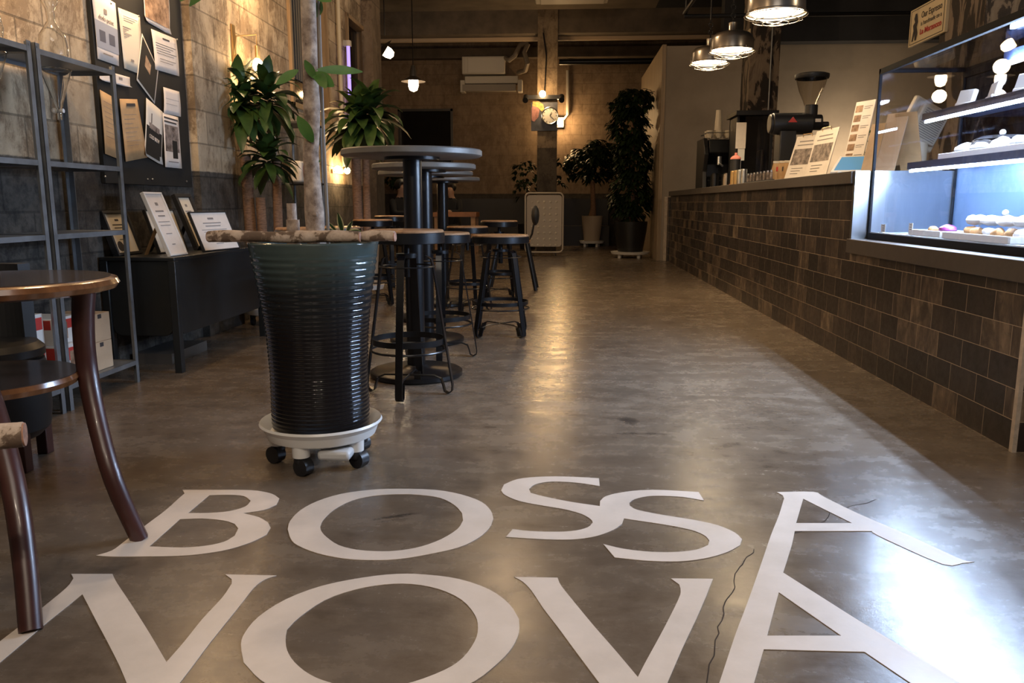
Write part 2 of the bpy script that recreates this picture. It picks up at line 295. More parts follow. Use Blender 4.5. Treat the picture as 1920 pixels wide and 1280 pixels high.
# ---------------------------------------------------------------- geometry helpers
class B:
    def __init__(s): s.b = bmesh.new()
    def box(s, x0, x1, y0, y1, z0, z1, mtx=None):
        mt = Matrix.Translation(((x0 + x1) / 2, (y0 + y1) / 2, (z0 + z1) / 2)) @ Matrix.Diagonal((abs(x1 - x0), abs(y1 - y0), abs(z1 - z0), 1))
        if mtx: mt = mtx @ mt
        bmesh.ops.create_cube(s.b, size=1, matrix=mt); return s
    def cyl(s, p0, p1, r0, r1=None, seg=20, caps=True):
        p0, p1 = Vector(p0), Vector(p1); d = p1 - p0
        q = d.to_track_quat('Z', 'Y').to_matrix().to_4x4()
        bmesh.ops.create_cone(s.b, cap_ends=caps, segments=seg, radius1=r0, radius2=r0 if r1 is None else r1, depth=d.length, matrix=Matrix.Translation((p0 + p1) / 2) @ q)
        return s
    def sph(s, c, r, sc=(1, 1, 1), seg=16):
        bmesh.ops.create_uvsphere(s.b, u_segments=seg, v_segments=max(6, seg // 2), radius=r, matrix=Matrix.Translation(c) @ Matrix.Diagonal((*sc, 1))); return s
    def lathe(s, prof, c=(0, 0, 0), seg=32, close=False, mtx=None):
        rings = []
        for r, z in prof:
            rings.append([s.b.verts.new((mtx @ Vector((r * math.cos(2 * PI * i / seg), r * math.sin(2 * PI * i / seg), z)) if mtx else Vector((r * math.cos(2 * PI * i / seg), r * math.sin(2 * PI * i / seg), z))) + Vector(c)) for i in range(seg)] if r > 1e-5 else [s.b.verts.new((mtx @ Vector((0, 0, z)) if mtx else Vector((0, 0, z))) + Vector(c))])
        for a, b in zip(rings, rings[1:]):
            for i in range(seg):
                j = (i + 1) % seg
                if len(a) == 1 and len(b) == 1: continue
                if len(a) == 1: s.b.faces.new((a[0], b[i], b[j]))
                elif len(b) == 1: s.b.faces.new((a[i], a[j], b[0]))
                else: s.b.faces.new((a[i], a[j], b[j], b[i]))
        return s
    def tube(s, pts, r, seg=8, cyclic=False, taper=None, flat=None):
        pts = [Vector(p) for p in pts]; n = len(pts); rings = []
        up = Vector((0, 0, 1))
        prev = None
        for i, p in enumerate(pts):
            a = pts[(i - 1) % n] if (cyclic or i > 0) else p
            b = pts[(i + 1) % n] if (cyclic or i < n - 1) else p
            t = (b - a).normalized()
            if prev is None:
                ref = up if abs(t.z) < 0.9 else Vector((1, 0, 0))
                u = t.cross(ref).normalized()
            else:
                u = (prev - t * prev.dot(t)).normalized()
            prev = u; v = t.cross(u)
            rr = taper[i] if taper else r
            fx, fy = flat if flat else (1, 1)
            rings.append([s.b.verts.new(p + u * rr * fx * math.cos(2 * PI * k / seg) + v * rr * fy * math.sin(2 * PI * k / seg)) for k in range(seg)])
        m = n if cyclic else n - 1
        for i in range(m):
            a, b = rings[i], rings[(i + 1) % n]
            for k in range(seg):
                s.b.faces.new((a[k], a[(k + 1) % seg], b[(k + 1) % seg], b[k]))
        if not cyclic:
            s.b.faces.new(rings[0][::-1]); s.b.faces.new(rings[-1])
        return s
    def ring(s, c, R_, r, seg=32, rs=8, mtx=None, flat=None):
        pts = [Vector((R_ * math.cos(2 * PI * i / seg), R_ * math.sin(2 * PI * i / seg), 0)) for i in range(seg)]
        if mtx: pts = [mtx @ p for p in pts]
        return s.tube([p + Vector(c) for p in pts], r, rs, True, flat=flat)
    def poly(s, pts, off):
        """extruded polygon: pts list of Vector, off Vector thickness"""
        a = [s.b.verts.new(p) for p in pts]; b = [s.b.verts.new(Vector(p) + off) for p in pts]
        s.b.faces.new(a); s.b.faces.new(b[::-1])
        n = len(a)
        for i in range(n): s.b.faces.new((a[i], b[i], b[(i + 1) % n], a[(i + 1) % n]))
        return s
    def to(s, name, m, parent=None, world=True, smooth=35, bev=0.0):
        bmesh.ops.recalc_face_normals(s.b, faces=s.b.faces[:])
        me = bpy.data.meshes.new(name); s.b.to_mesh(me); s.b.free()
        if world and parent:
            r = parent
            while r.parent: r = r.parent
            me.transform(Matrix.Translation(-r.location))
        me.materials.append(M[m] if isinstance(m, str) else m)
        if smooth:
            me.polygons.foreach_set('use_smooth', [True] * len(me.polygons)); me.set_sharp_from_angle(angle=math.radians(smooth))
        o = bpy.data.objects.new(name, me); COL.objects.link(o)
        if parent: o.parent = parent
        if bev > 0:
            b = o.modifiers.new('bevel', 'BEVEL'); b.width = bev; b.segments = 2; b.limit_method = 'ANGLE'
        return o

def tag(o, label=None, cat=None, group=None, kind=None):
    if label: o['label'] = label
    if cat: o['category'] = cat
    if group: o['group'] = group
    if kind: o['kind'] = kind
    return o
def thing(name, label, cat, loc=(0, 0, 0), rz=0, group=None):
    o = bpy.data.objects.new(name, None); COL.objects.link(o); o.empty_display_size = 0.1
    o.location = loc; o.rotation_euler = (0, 0, rz)
    return tag(o, label, cat, group)
def dup(root, loc, rz, label=None, group=None, sc=None):
    r = root.copy(); COL.objects.link(r); r.location = loc; r.rotation_euler = (0, 0, rz)
    if label: r['label'] = label
    if group: r['group'] = group
    if sc: r.scale = sc
    def rec(a, b):
        for ch in list(a.children):
            c = ch.copy(); COL.objects.link(c); c.parent = b; rec(ch, c)
    rec(root, r)
    return r
def struct(b, name, m, parent=None, **kw):
    o = b.to(name, m, parent, **kw)
    if not parent: o['kind'] = 'structure'
    return o
def curve_mesh(polys, z, name, m, parent=None, thick=0.0012):
    cu = bpy.data.curves.new('tmp', 'CURVE'); cu.dimensions = '2D'; cu.fill_mode = 'BOTH'; cu.extrude = thick / 2
    for pl in polys:
        sp = cu.splines.new('POLY'); sp.points.add(len(pl) - 1); sp.use_cyclic_u = True
        for q, p in zip(sp.points, pl): q.co = (p[0], p[1], 0, 1)
    o = bpy.data.objects.new('tmp', cu); COL.objects.link(o)
    dg = bpy.context.evaluated_depsgraph_get(); me = bpy.data.meshes.new_from_object(o.evaluated_get(dg))
    bpy.data.objects.remove(o); me.transform(Matrix.Translation((0, 0, z)))
    me.materials.clear(); me.materials.append(M[m]); me.name = name
    o = bpy.data.objects.new(name, me); COL.objects.link(o)
    if parent: o.parent = parent
    return o
def text(s, size, mtx, name, m, parent, width=None, shear=0, offset=0.0):
    cu = bpy.data.curves.new('tmp', 'FONT'); cu.body = s; cu.size = size; cu.extrude = 0.0004; cu.shear = shear; cu.offset = offset
    cu.align_x = 'CENTER'; cu.align_y = 'CENTER'
    o = bpy.data.objects.new('tmp', cu); COL.objects.link(o)
    dg = bpy.context.evaluated_depsgraph_get(); me = bpy.data.meshes.new_from_object(o.evaluated_get(dg))
    bpy.data.objects.remove(o)
    if width:
        xs = [v.co.x for v in me.vertices]; w = max(xs) - min(xs); me.transform(Matrix.Diagonal((width / w, 1, 1, 1)))
    r = parent
    while r and r.parent: r = r.parent
    me.transform((Matrix.Translation(-r.location) if r else Matrix()) @ mtx)
    me.materials.clear(); me.materials.append(M[m]); me.name = name
    o = bpy.data.objects.new(name, me); COL.objects.link(o); o.parent = parent
    return o
def frame_mtx(o, u, v):
    u = u.normalized(); n = u.cross(v).normalized(); v = n.cross(u)
    m = Matrix((u, v, n)).transposed().to_4x4(); m.translation = o
    return m

# ================================================================= SETTING
BY = 17.9          # back wall plane
LX = -2.45         # left wall plane
fl = struct(B().box(-6, 7, -2.2, BY + .3, -0.1, 0), 'floor', 'floor', smooth=0)

def refine(pl, ang=32):
    n = len(pl); out = []
    def turn(i):
        a, b, c = Vector(pl[i - 1]), Vector(pl[i]), Vector(pl[(i + 1) % n])
        d1, d2 = b - a, c - b
        return abs(math.degrees(d1.angle(d2, 0)))
    smooth = [turn(i) < ang for i in range(n)]
    for i in range(n):
        p1, p2 = Vector(pl[i]), Vector(pl[(i + 1) % n]); out.append(tuple(p1))
        p0 = Vector(pl[i - 1]) if smooth[i] else p1 * 2 - p2
        p3 = Vector(pl[(i + 2) % n]) if smooth[(i + 1) % n] else p2 * 2 - p1
        if smooth[i] or smooth[(i + 1) % n]:
            for t in (1 / 3, 2 / 3):
                q = 0.5 * ((2 * p1) + (p2 - p0) * t + (2 * p0 - 5 * p1 + 4 * p2 - p3) * t * t + (3 * p1 - p0 - 3 * p2 + p3) * t ** 3)
                out.append(tuple(q))
    return out
def glyph(polys, ox, oy, k, name, label):
    W = []
    for pl in polys:
        pl = [(ox + x / k, oy + y / k) for x, y in pl]
        W.append([(p.x, p.y) for p in (PZ(*q) for q in refine(pl))])
    o = curve_mesh(W, 0.0010, name, 'paint')
    return o
letters = [
 (160, 860, 4, 'B of BOSSA', [[(80,728),(200,690),(290,625),(460,495),(600,390),(700,300),(745,262),(730,235),(1000,235),(1150,235),(1290,242),(1400,265),(1455,300),(1435,345),(1340,385),(1180,410),(1300,440),(1370,480),(1390,520),(1360,570),(1250,625),(1080,680),(900,712),(700,730),(400,735),(200,735)],
   [(930,275),(1080,272),(1190,282),(1240,318),(1200,360),(1080,395),(930,408),(770,410)],
   [(710,455),(880,450),(1040,465),(1120,490),(1147,525),(1120,580),(1040,625),(900,655),(720,668),(480,660)]]),
 (520, 880, 4, 'O of BOSSA', [[(78,450),(95,390),(170,310),(300,240),(480,185),(700,155),(900,147),(1180,155),(1380,190),(1530,245),(1600,310),(1620,370),(1590,440),(1500,520),(1350,590),(1100,645),(900,675),(700,682),(500,670),(300,630),(150,570),(100,520)],
   [(322,430),(345,380),(430,300),(560,235),(720,200),(900,188),(1060,192),(1220,215),(1330,270),(1385,330),(1393,385),(1350,450),(1230,525),(1080,580),(930,608),(780,617),(600,605),(460,570),(370,510),(330,465)]]),
 (920, 880, 4, 'joined double S of BOSSA', [[(812,68),(818,127),(700,108),(560,95),(430,95),(330,115),(287,148),(300,178),(400,205),(600,245),(818,277),(820,240),(860,205),(960,178),(1120,158),(1300,157),(1560,172),(1600,235),(1450,210),(1300,200),(1180,203),(1080,225),(1040,250),(1042,272),(1100,305),(1300,345),(1520,380),(1700,420),(1830,475),(1885,525),(1870,570),(1780,620),(1650,660),(1500,685),(1350,693),(1150,685),(930,662),(845,562),(1000,598),(1200,620),(1380,622),(1540,605),(1630,570),(1640,535),(1600,495),(1500,455),(1300,415),(1100,385),(1000,370),(985,410),(920,455),(800,500),(650,525),(480,528),(300,520),(115,508),(165,450),(300,465),(500,470),(640,460),(730,435),(765,400),(750,375),(680,335),(550,300),(400,275),(220,240),(110,195),(78,160),(100,115),(200,75),(350,58),(550,55)]]),
 (0, 0, 1, 'two joined letters A', [[(1456.2,923),(1525,922.5),(1545,932),(1610,963.7),(1695,1000),(1760,1030),(1805,1050),(1827,1053.7),(1805,1056.2),(1767,1058),(1660,1011),(1635,998),(1625,996.2),(1490,996.2),(1485,1020),(1477.5,1045),(1468.3,1074),(1539.4,1119.3),(1621,1170.7),(1738.8,1241.7),(1799,1280),(1905,1346),(1805,1346),(1705.6,1280),(1621,1222.7),(1432,1218),(1414,1280),(1398,1334),(1330,1334),(1349,1280),(1377.8,1193),(1400.4,1133),(1423.5,1068),(1445,1005),(1460,967.5),(1470,935),(1467.5,929)],
   [(1506,935.5),(1597.5,981.2),(1492.5,981.2)], [(1460.2,1111),(1577,1192.4),(1438.2,1192.4)]]),
 (0, 1040, 3.5556, 'N of NOVA', [[(475,130),(750,130),(780,190),(880,340),(1000,530),(1110,718),(1230,580),(1350,430),(1480,290),(1545,195),(1545,165),(1500,133),(1843,140),(1760,170),(1690,225),(1600,340),(1400,590),(1280,750),(1150,920),(870,920),(800,750),(720,590),(640,440),(550,265),(300,465),(190,560),(0,720),(-160,850),(-420,850),(-150,700),(0,580),(130,480),(270,365),(440,225),(490,160)]]),
 (440, 1040, 3.5556, 'O of NOVA', [[(42,600),(70,520),(160,415),(340,300),(580,210),(850,155),(1080,130),(1280,135),(1500,165),(1700,235),(1830,330),(1895,430),(1895,520),(1850,620),(1760,720),(1600,845),(1400,920),(1100,965),(800,970),(500,945),(300,900),(170,835),(60,720)],
   [(340,560),(350,500),(430,420),(600,305),(800,235),(1000,200),(1180,197),(1360,230),(1510,300),(1600,400),(1622,490),(1600,580),(1520,690),(1400,770),(1190,850),(1000,885),(780,880),(630,853),(500,800),(400,720),(350,640)]]),
 (940, 1040, 3.5556, 'V of NOVA', [[(85,150),(375,155),(400,210),(500,335),(620,480),(760,640),(910,818),(960,720),(1080,500),(1180,300),(1195,240),(1185,200),(1130,160),(1410,163),(1360,290),(1290,450),(1200,640),(1080,920),(700,920),(520,680),(380,490),(280,360),(200,240),(140,180)]]),
]
for ox, oy, k, nm, polys in letters:
    o = glyph(polys, ox, oy, k, 'floor_letter', nm)
    tag(o, ('cream painted ' + nm + ' on the concrete floor') if 'joined' not in nm else ('cream painted ' + nm + (' running through both words on the floor' if 'A' in nm.split()[-1] else ' on the floor')), 'lettering', 'BOSSA NOVA letters painted on the floor')
# hairline cracks in the concrete
def crack(pts):
    b = B()
    q = []
    for i in range(len(pts) - 1):
        a, c = PZ(*pts[i]), PZ(*pts[i + 1])
        for t in range(4):
            p = a.lerp(c, t / 4); q.append(Vector((p.x + R.uniform(-.006, .006), p.y + R.uniform(-.008, .008), 0.0006)))
    q.append(PZ(*pts[-1]) + Vector((0, 0, .0006)))
    b.tube(q, 0.0012, 4, flat=(1, .3)); b.to('crack', 'crack', fl)
crack([(1414, 1028), (1400, 1050), (1378, 1078), (1366, 1120), (1352, 1160), (1340, 1215), (1325, 1280)])
crack([(1640, 935), (1560, 962), (1525, 990), (1478, 1005), (1445, 1018)])

# left wall with two window openings
w1 = (PX(541, 100, LX).y, PX(612, 100, LX).y); w2 = (PX(652, 190, LX).y, PX(686, 190, LX).y)
WZ1, WZ2 = 1.76, 3.6
b = B()
WALLTOP = 4.3
for (y0, y1, z0, z1) in ((-2.2, w1[0], 0, WALLTOP), (w1[0], w1[1], 0, WZ1), (w1[0], w1[1], WZ2, WALLTOP), (w1[1], w2[0], 0, WALLTOP), (w2[0], w2[1], 0, WZ1), (w2[0], w2[1], WZ2 - .6, WALLTOP), (w2[1], 10.25, 0, WALLTOP)):
    b.box(LX - .2, LX, y0, y1, z0, z1)
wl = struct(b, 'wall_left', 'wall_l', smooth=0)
# shallow pilasters on the left wall
pa, pb_ = PX(372, 200, LX + .07).y, PX(436, 200, LX + .05).y
struct(B().box(LX, LX + .05, pa, pb_, 0, WALLTOP), 'pilaster', 'wall_l', wl)
struct(B().box(LX, LX + .13, 10.0, 10.45, 0, WALLTOP), 'pilaster', 'pil', wl)
struct(B().box(-5, LX, 10.25, 10.45, 0, WALLTOP), 'wall_return', 'wall_b', smooth=0)
struct(B().box(-5.2, -5, 10.25, BY, 0, WALLTOP), 'wall_left_far', 'wall_l', smooth=0)
for i, (y0, y1, zt) in enumerate(((w1[0], w1[1], WZ2), (w2[0], w2[1], WZ2 - .6))):
    w = bpy.data.objects.new('window_%d' % (i + 1), None); COL.objects.link(w); w.location = (LX, (y0 + y1) / 2, WZ1); w['kind'] = 'structure'
    b = B(); t = .045
    b.box(LX - .12, LX + .03, y0, y0 + t, WZ1, zt).box(LX - .12, LX + .03, y1 - t, y1, WZ1, zt).box(LX - .12, LX + .03, y0, y1, WZ1, WZ1 + t).box(LX - .12, LX + .03, y0, y1, zt - t, zt)
    b.to('window_frame', 'framew', w, bev=.004)
    B().box(LX - .09, LX - .08, y0 + t, y1 - t, WZ1 + t, zt - t).to('window_pane', 'pane', w)
    if i == 0:
        b = B()
        n = 9; a0 = y0 + t + .05
        for k in range(n): b.box(LX - .075, LX - .06, a0 + k * .07, a0 + k * .07 + .03, 2.05, 3.3)
        b.to('slat_blind', mat('blind', (.16, .14, .11), .6), w)
        B().box(LX - .1, LX - .02, (y0 + y1) / 2 + .2, (y0 + y1) / 2 + .26, WZ1 + t, zt - t).to('mullion', 'framew', w)
y_ = PX(630, 100, LX).y
tag(B().cyl((LX + .04, y_, 1.3), (LX + .04, y_, 3.6), .022, seg=12).to('wall_pipe', mat('pale_pipe', (.5, .43, .3), .5)), 'pale vertical pipe running up the left wall between the windows', 'pipe')
y_ = PX(645, 100, LX).y
tb = thing('neon_tube', 'violet lit tube standing upright on the left wall', 'light', (LX + .03, y_, 1.75))
B().cyl((LX + .05, y_, 1.8), (LX + .05, y_, 2.62), .02, seg=12).to('tube', 'neon', tb)
B().box(LX, LX + .08, y_ - .03, y_ + .03, 2.62, 2.68).to('bracket', 'acw', tb); B().box(LX, LX + .08, y_ - .03, y_ + .03, 1.75, 1.81).to('bracket', 'acw', tb)

# back wall with window opening, and partition walls
bwx0, bwx1 = PY(748, 300, BY).x, PY(850, 300, BY).x; bz0, bz1 = 1.35, PY(800, 204, BY).z
b = B()
for (x0, x1, z0, z1) in ((-5.2, bwx0, 0, WALLTOP), (bwx0, bwx1, 0, bz0), (bwx0, bwx1, bz1, WALLTOP), (bwx1, 7, 0, WALLTOP)):
    b.box(x0, x1, BY, BY + .2, z0, z1)
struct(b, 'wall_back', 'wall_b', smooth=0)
w = bpy.data.objects.new('window_3', None); COL.objects.link(w); w.location = ((bwx0 + bwx1) / 2, BY, bz0); w['kind'] = 'structure'
b = B(); b.box(bwx0, bwx0 + .05, BY - .01, BY + .1, bz0, bz1).box(bwx1 - .05, bwx1, BY - .01, BY + .1, bz0, bz1).box(bwx0, bwx1, BY - .01, BY + .1, bz1 - .05, bz1).box(bwx0, bwx1, BY - .01, BY + .1, bz0, bz0 + .05)
b.to('window_frame', mat('dark_frame', (.03, .024, .02), .5), w)
B().box(bwx0 + .05, bwx1 - .05, BY + .05, BY + .06, bz0 + .05, bz1 - .05).to('window_pane', 'pane', w)
# partition behind the counter
PYY = 12.9
struct(B().box(1.56, 7, PYY, PYY + .15, 0, 3.27), 'wall_kitchen', 'partg', smooth=0)
ws = struct(B().box(1.5, 1.56, PYY - .02, 16.2, 0, 3.29), 'wall_panel', 'wood_side', smooth=0)
struct(B().box(6.8, 7, -2.2, PYY, 0, WALLTOP), 'wall_right', 'partg', smooth=0)
# front of the shop: glazed opening behind the camera
b = B(); b.box(-5, -2.3, -2.2, -2.0, 0, WALLTOP).box(2.6, 7, -2.2, -2.0, 0, WALLTOP).box(-2.3, 2.6, -2.2, -2.0, 2.6, WALLTOP)
struct(b, 'wall_front', 'partg', smooth=0)
# ceiling, beams
struct(B().box(-5.2, 1.6, -2.2, BY + .2, WALLTOP, WALLTOP + .15), 'ceiling', 'ceil', smooth=0)
struct(B().box(1.6, 7, -2.2, BY + .2, WALLTOP, WALLTOP + .15), 'ceiling_kitchen', 'ceilb', smooth=0)
struct(B().box(-5, 7, 15.0, 15.3, 3.9, WALLTOP), 'trim_1', 'beam', smooth=0)
struct(B().box(-5, 7, 15.32, 15.42, 3.84, 3.9), 'trim_2', mat('ledge', (.34, .25, .17), .7), smooth=0)
struct(B().box(-5, 7, BY - .25, BY - .02, 3.95, 4.15), 'trim_3', 'beam', smooth=0)
struct(B().box(2.35, 7, PYY - .35, PYY - .1, 3.25, WALLTOP), 'trim_4', 'ceilb', smooth=0)
struct(B().cyl((-.1, 16.9, 3.72), (6, 16.9, 3.72), .06, seg=12), 'trim_5', 'blackm')
b = B()
for yy in (6.2, 9.0): b.box(1.7, 6.8, yy, yy + .18, 3.75, WALLTOP)
struct(b, 'trim_6', 'ceilb', smooth=0)
b = B(); b.cyl((1.25, 8.9, 2.83), (4.5, 8.9, 2.83), .022, seg=10).cyl((4.2, 8.9, 2.83), (4.2, 8.9, WALLTOP), .012, seg=8).cyl((1.27, 8.9, 2.83), (1.27, 8.9, WALLTOP), .012, seg=8).cyl((1.55, 5.2, 3.2), (1.25, 8.9, 2.86), .02, seg=8)
tag(b.to('lamp_rail', 'blackm'), 'black pipe rail under the dark ceiling above the counter', 'rail')

# clock pillar in the middle of the room
cp = PY(1008, 300, 15.3).x, PY(1044, 300, 15.3).x
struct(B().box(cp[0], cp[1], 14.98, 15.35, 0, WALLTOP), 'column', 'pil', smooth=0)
# kitchen columns
kx0, kx1 = PY(1402, 200, 11.4).x, PY(1457, 200, 11.4).x
kc = struct(B().box(kx0, kx1, 11.4, 11.9, 0, WALLTOP), 'column', 'peel', smooth=0)
B().cyl((kx0 + .27, 11.37, 1.5), (kx0 + .27, 11.37, WALLTOP), .012, seg=8).to('conduit', 'zinc', kc)
struct(B().box(2.9, 3.32, 6.0, 6.68, 0, WALLTOP), 'column', 'peel', smooth=0)

# ================================================================= COUNTER
CT = thing('service_counter', 'long counter clad in dark brown tiles with dark stone top', 'counter', (1.64, 8, 0))
YE, YS, YF = 2.93, 4.72, 12.6      # near end, step, far end
ct_z, lo_z = 1.08, 0.70
b = B(); b.box(1.66, 2.3, YS, YF, 0, 1.01).box(1.66, 2.3, YE, YS, 0, .62); b.to('tile_front', 'tile1', CT, smooth=0)
B().box(1.665, 2.3, YE - .012, YE, 0, .62).to('tile_end', 'tile0', CT, smooth=0)
B().box(1.63, 2.32, YS, YF + .02, 1.01, ct_z).to('counter_top', 'slab', CT, bev=.003)
B().box(1.63, 2.34, YE - .03, YS, .62, lo_z).to('lower_top', 'slab', CT, bev=.003)
B().box(1.652, 1.668, YE - .016, YE + .006, 0, .62).to('corner_trim', 'trimw', CT)
B().box(1.645, 2.3, YS - .03, YS, lo_z, ct_z).to('steel_end_panel', 'steel', CT)
B().box(1.645, 1.70, YF + .02, YF + .25, 0, .99).to('far_panel', 'tile1', CT, smooth=0)
B().box(1.60, 1.645, YF + .22, YF + .27, 0, 1.0).to('far_trim', 'trimw', CT)

# ================================================================= DISPLAY CASE
DX0, DX1, DZ0, DZ1 = 1.73, 2.2, .70, 1.625
DC = thing('cake_display_case', 'lit glass pastry display case set into the near end of the counter', 'display case', (1.96, 3.8, DZ0))
b = B(); t = .022
y0, y1 = YE + .05, YS - .035
b.box(DX0, DX1, y0, y1, DZ0, DZ0 + .035)
b.box(DX0, DX0 + t, y0, y1, DZ1 - .03, DZ1).box(DX1 - t, DX1, y0, y1, DZ1 - .05, DZ1).box(DX0, DX1, y1 - t, y1, DZ1 - .02, DZ1).box(DX0, DX1, y0, y0 + t, DZ1 - .02, DZ1)
for xx in (DX0, DX1 - .02):
    for yy in (y0, y1 - .014): b.box(xx, xx + .014, yy, yy + .014, DZ0 + .035, DZ1)
b.to('frame', mat('case_frame', (.006, .007, .010), .65, 0, spec=.12), DC)
gb = DZ0 + .035
B().box(DX0 + .002, DX0 + .008, y0, y1 - .01, gb, DZ1 - .02).to('front_glass', 'glass', DC, smooth=0)
B().box(DX0, DX1, y1 - .008, y1 - .002, gb + .36, DZ1 - .02).to('end_glass', 'glass', DC, smooth=0)
B().box(DX0 + .02, DX1 - .02, y0, y1, DZ1 - .008, DZ1 - .002).to('top_glass', 'glass', DC, smooth=0)
B().box(DX1 - .012, DX1 - .006, y0, y1 - .01, gb + .37, DZ1 - .05).to('rear_door', glassm('blue_rear_glass', (.32, .42, .62), 1.3), DC, smooth=0)
B().box(DX1 - .012, DX1, y0, y1 - .01, gb, gb + .37).to('rear_panel', mat('blue_steel', (.16, .25, .42), .3, .6), DC, smooth=0)
B().box(DX0 + .01, DX1 - .01, y0 + .01, y1 - .01, DZ0 + .035, DZ0 + .04).to('deck', mat('pale_deck', (.5, .55, .6), .4), DC, smooth=0)
def cshelf(xf, z, ys, nm):
    s = B().box(xf, DX1 - .015, y0 + .02, ys, z - .004, z + .012).box(xf, xf + .02, y0 + .02, ys, z - .022, z + .014).to(nm, mat('navy_shelf', (.02, .028, .06), .3), DC)
    B().box(xf + .002, xf + .012, y0 + .03, ys - .03, z - .036, z - .026).to('led_tube', 'led', s)
    return s
cshelf(1.845, 1.10, 4.50, 'shelf')
cshelf(1.91, 1.355, 4.52, 'shelf')
B().box(2.04, 2.06, y0 + .03, 3.98, 1.53, 1.546).to('led_tube', 'led', DC)
B().box(2.06, 2.10, y0 + .03, 4.05, 1.545, 1.60).to('lamp_housing', 'navy', DC)

# ---- things in the case
dz = DZ0 + .041
def dome(loc, r, h, label, name='glass_dome'):
    t = thing(name, label, 'glass dome', loc)
    B().lathe([(r, 0), (r, h * .55), (r * .93, h * .8), (r * .72, h * .96), (.012, h)], seg=32).to('cover', 'glassw', t, world=False)
    B().sph((0, 0, h + .012), .014, seg=14).to('knob', 'pastry', t, world=False)
    B().lathe([(0, 0), (r + .008, 0), (r + .008, .006), (0, .006)], seg=32).to('plate', 'pastry', t, world=False)
    return t
dome((2.0, 3.78, dz), .10, .105, 'low clear glass dome on the bottom deck of the case')
dome((2.04, 3.95, 1.113), .13, .10, 'clear glass dome with round white knob on the middle case shelf')
def tray(loc, sx, sy, label, group='white trays in the cake case'):
    t = thing('serving_tray', label, 'tray', loc, 0, group)
    b = B(); b.box(-sx, sx, -sy, sy, 0, .006)
    for s in (-1, 1): b.box(s * sx - .004, s * sx + .004, -sy, sy, 0, .03).box(-sx, sx, s * sy - .004, s * sy + .004, 0, .03)
    b.to('tray_body', 'pastry', t, world=False, bev=.002); return t
tray((1.84, 4.02, dz), .075, .15, 'white tray with pink dessert at the far end of the case deck')
tray((1.83, 3.55, dz), .075, .28, 'long white tray heaped with wrapped pastries in the case')
tray((1.96, 3.8, 1.113), .08, .42, 'wide white tray on the middle case shelf')
def blob(b, c, r, sc=(1, 1, .5), s=0):
    n0 = len(b.b.verts); b.sph(c, r, sc, 16); b.b.verts.ensure_lookup_table()
    for v in b.b.verts[n0:] if False else list(b.b.verts)[n0:]:
        v.co += (v.co - Vector(c)).normalized() * noise.noise(v.co * 40 + Vector((s, 0, 0))) * r * .25
    return b
cakes = [('macaron_pile', 'berry', (1.825, 3.93, dz + .035), .04, 'magenta and purple macarons on the white case tray', 'dessert'),
         ('fruit_tart', 'bread', (1.82, 4.07, dz + .03), .028, 'small tart beside the magenta macarons', 'dessert')]
for k, (nm, m, c, r, lb, ct) in enumerate(cakes):
    tag(blob(B(), c, r, (.9, 1.2, .6), k).to(nm, m), lb, ct)
for k in range(6):
    y = 3.32 + k * .085
    o = blob(B(), (1.825 + .012 * (k % 2), y, dz + .035), .036, (.8, 1, .6), k * 3).to('pastry', 'bread' if k % 3 else 'pastry')
    tag(o, 'small baked pastry on the long white tray in the case', 'pastry', 'pastries on the long white tray')
for k in range(4):
    o = blob(B(), (1.86, 3.36 + k * .13, dz + .085), .05, (.8, 1.2, .45), 20 + k).to('wrapped_pastry', 'pastry')
    tag(o, 'white wrapped pastry piled on the long case tray', 'pastry', 'wrapped pastries piled in the case')
for k in range(5):
    y = 3.45 + k * .16
    o = blob(B(), (1.95, y, 1.155), .06, (.8, 1.25, .5), 40 + k).to('cream_roll', 'pastry')
    tag(o, 'white cream roll in the middle shelf tray of the case', 'cake', 'cream rolls on the middle shelf')
for k in range(4):
    y = 4.22 - k * .26
    mt = Matrix.Translation((1.98, y, 1.369)) @ Matrix.Rotation(.25, 4, 'Y') @ Matrix.Rotation((-1) ** k * .2, 4, 'Z')
    o = B().box(-.012, .012, -.055, .055, 0, .085, mt).box(-.02, .02, -.05, .05, 0, .02, mt).to('snack_package', 'pastry', bev=.006)
    tag(o, 'white snack packet standing on the top case shelf', 'packet', 'snack packets on the top case shelf')
def pricecard(x, y, label, h=.045, w=.03):
    t = thing('price_card', label, 'sign', (x, y, dz))
    B().box(x - .001, x + .001, y - w, y + w, dz, dz + h).box(x - .01, x + .01, y - w, y + w, dz, dz + .003).to('card', 'pastry', t)
    b = B()
    for k in range(3): b.box(x - .0025, x - .001, y - w * .5, y + w * .4, dz + h - .01 - k * .012, dz + h - .006 - k * .012)
    b.to('print', 'inkg', t)
pricecard(1.765, 4.55, 'blank-looking white card by the left end of the case deck')
pricecard(1.765, 4.20, 'upright white price card left of the case trays', .06, .022)

# ================================================================= COUNTER-TOP ITEMS
Z0 = ct_z
def rect_from(BL, BR, TL, z0, prefer=None):
    a, c = PZ(*BL, z0), PZ(*BR, z0); u = c - a
    lo, hi = z0 + .03, z0 + 1.2
    best = None
    for i in range(600):
        z = lo + (hi - lo) * i / 600
        if abs(z - CH) < .004: continue
        p = PZ(*TL, z)
        if (p - O).dot(a - O) < 0: continue
        v = p - a; s = abs(v.normalized().dot(u.normalized()))
        if best is None or s < best[0]: best = (s, p)
    return a, u, best[1] - a
def rect_px_plane(BLw, u, v):
    return frame_mtx(BLw + u / 2 + v / 2, u, v), u.length, v.length
def lean_board(base, w, h, rz, lean):
    """matrix: local x=width, y=height, z=normal to viewer; base = bottom centre"""
    m = Matrix.Translation(base) @ Matrix.Rotation(rz, 4, 'Z') @ Matrix.Rotation(PI / 2 - lean, 4, 'X')
    return m @ Matrix.Translation((0, h / 2, 0))
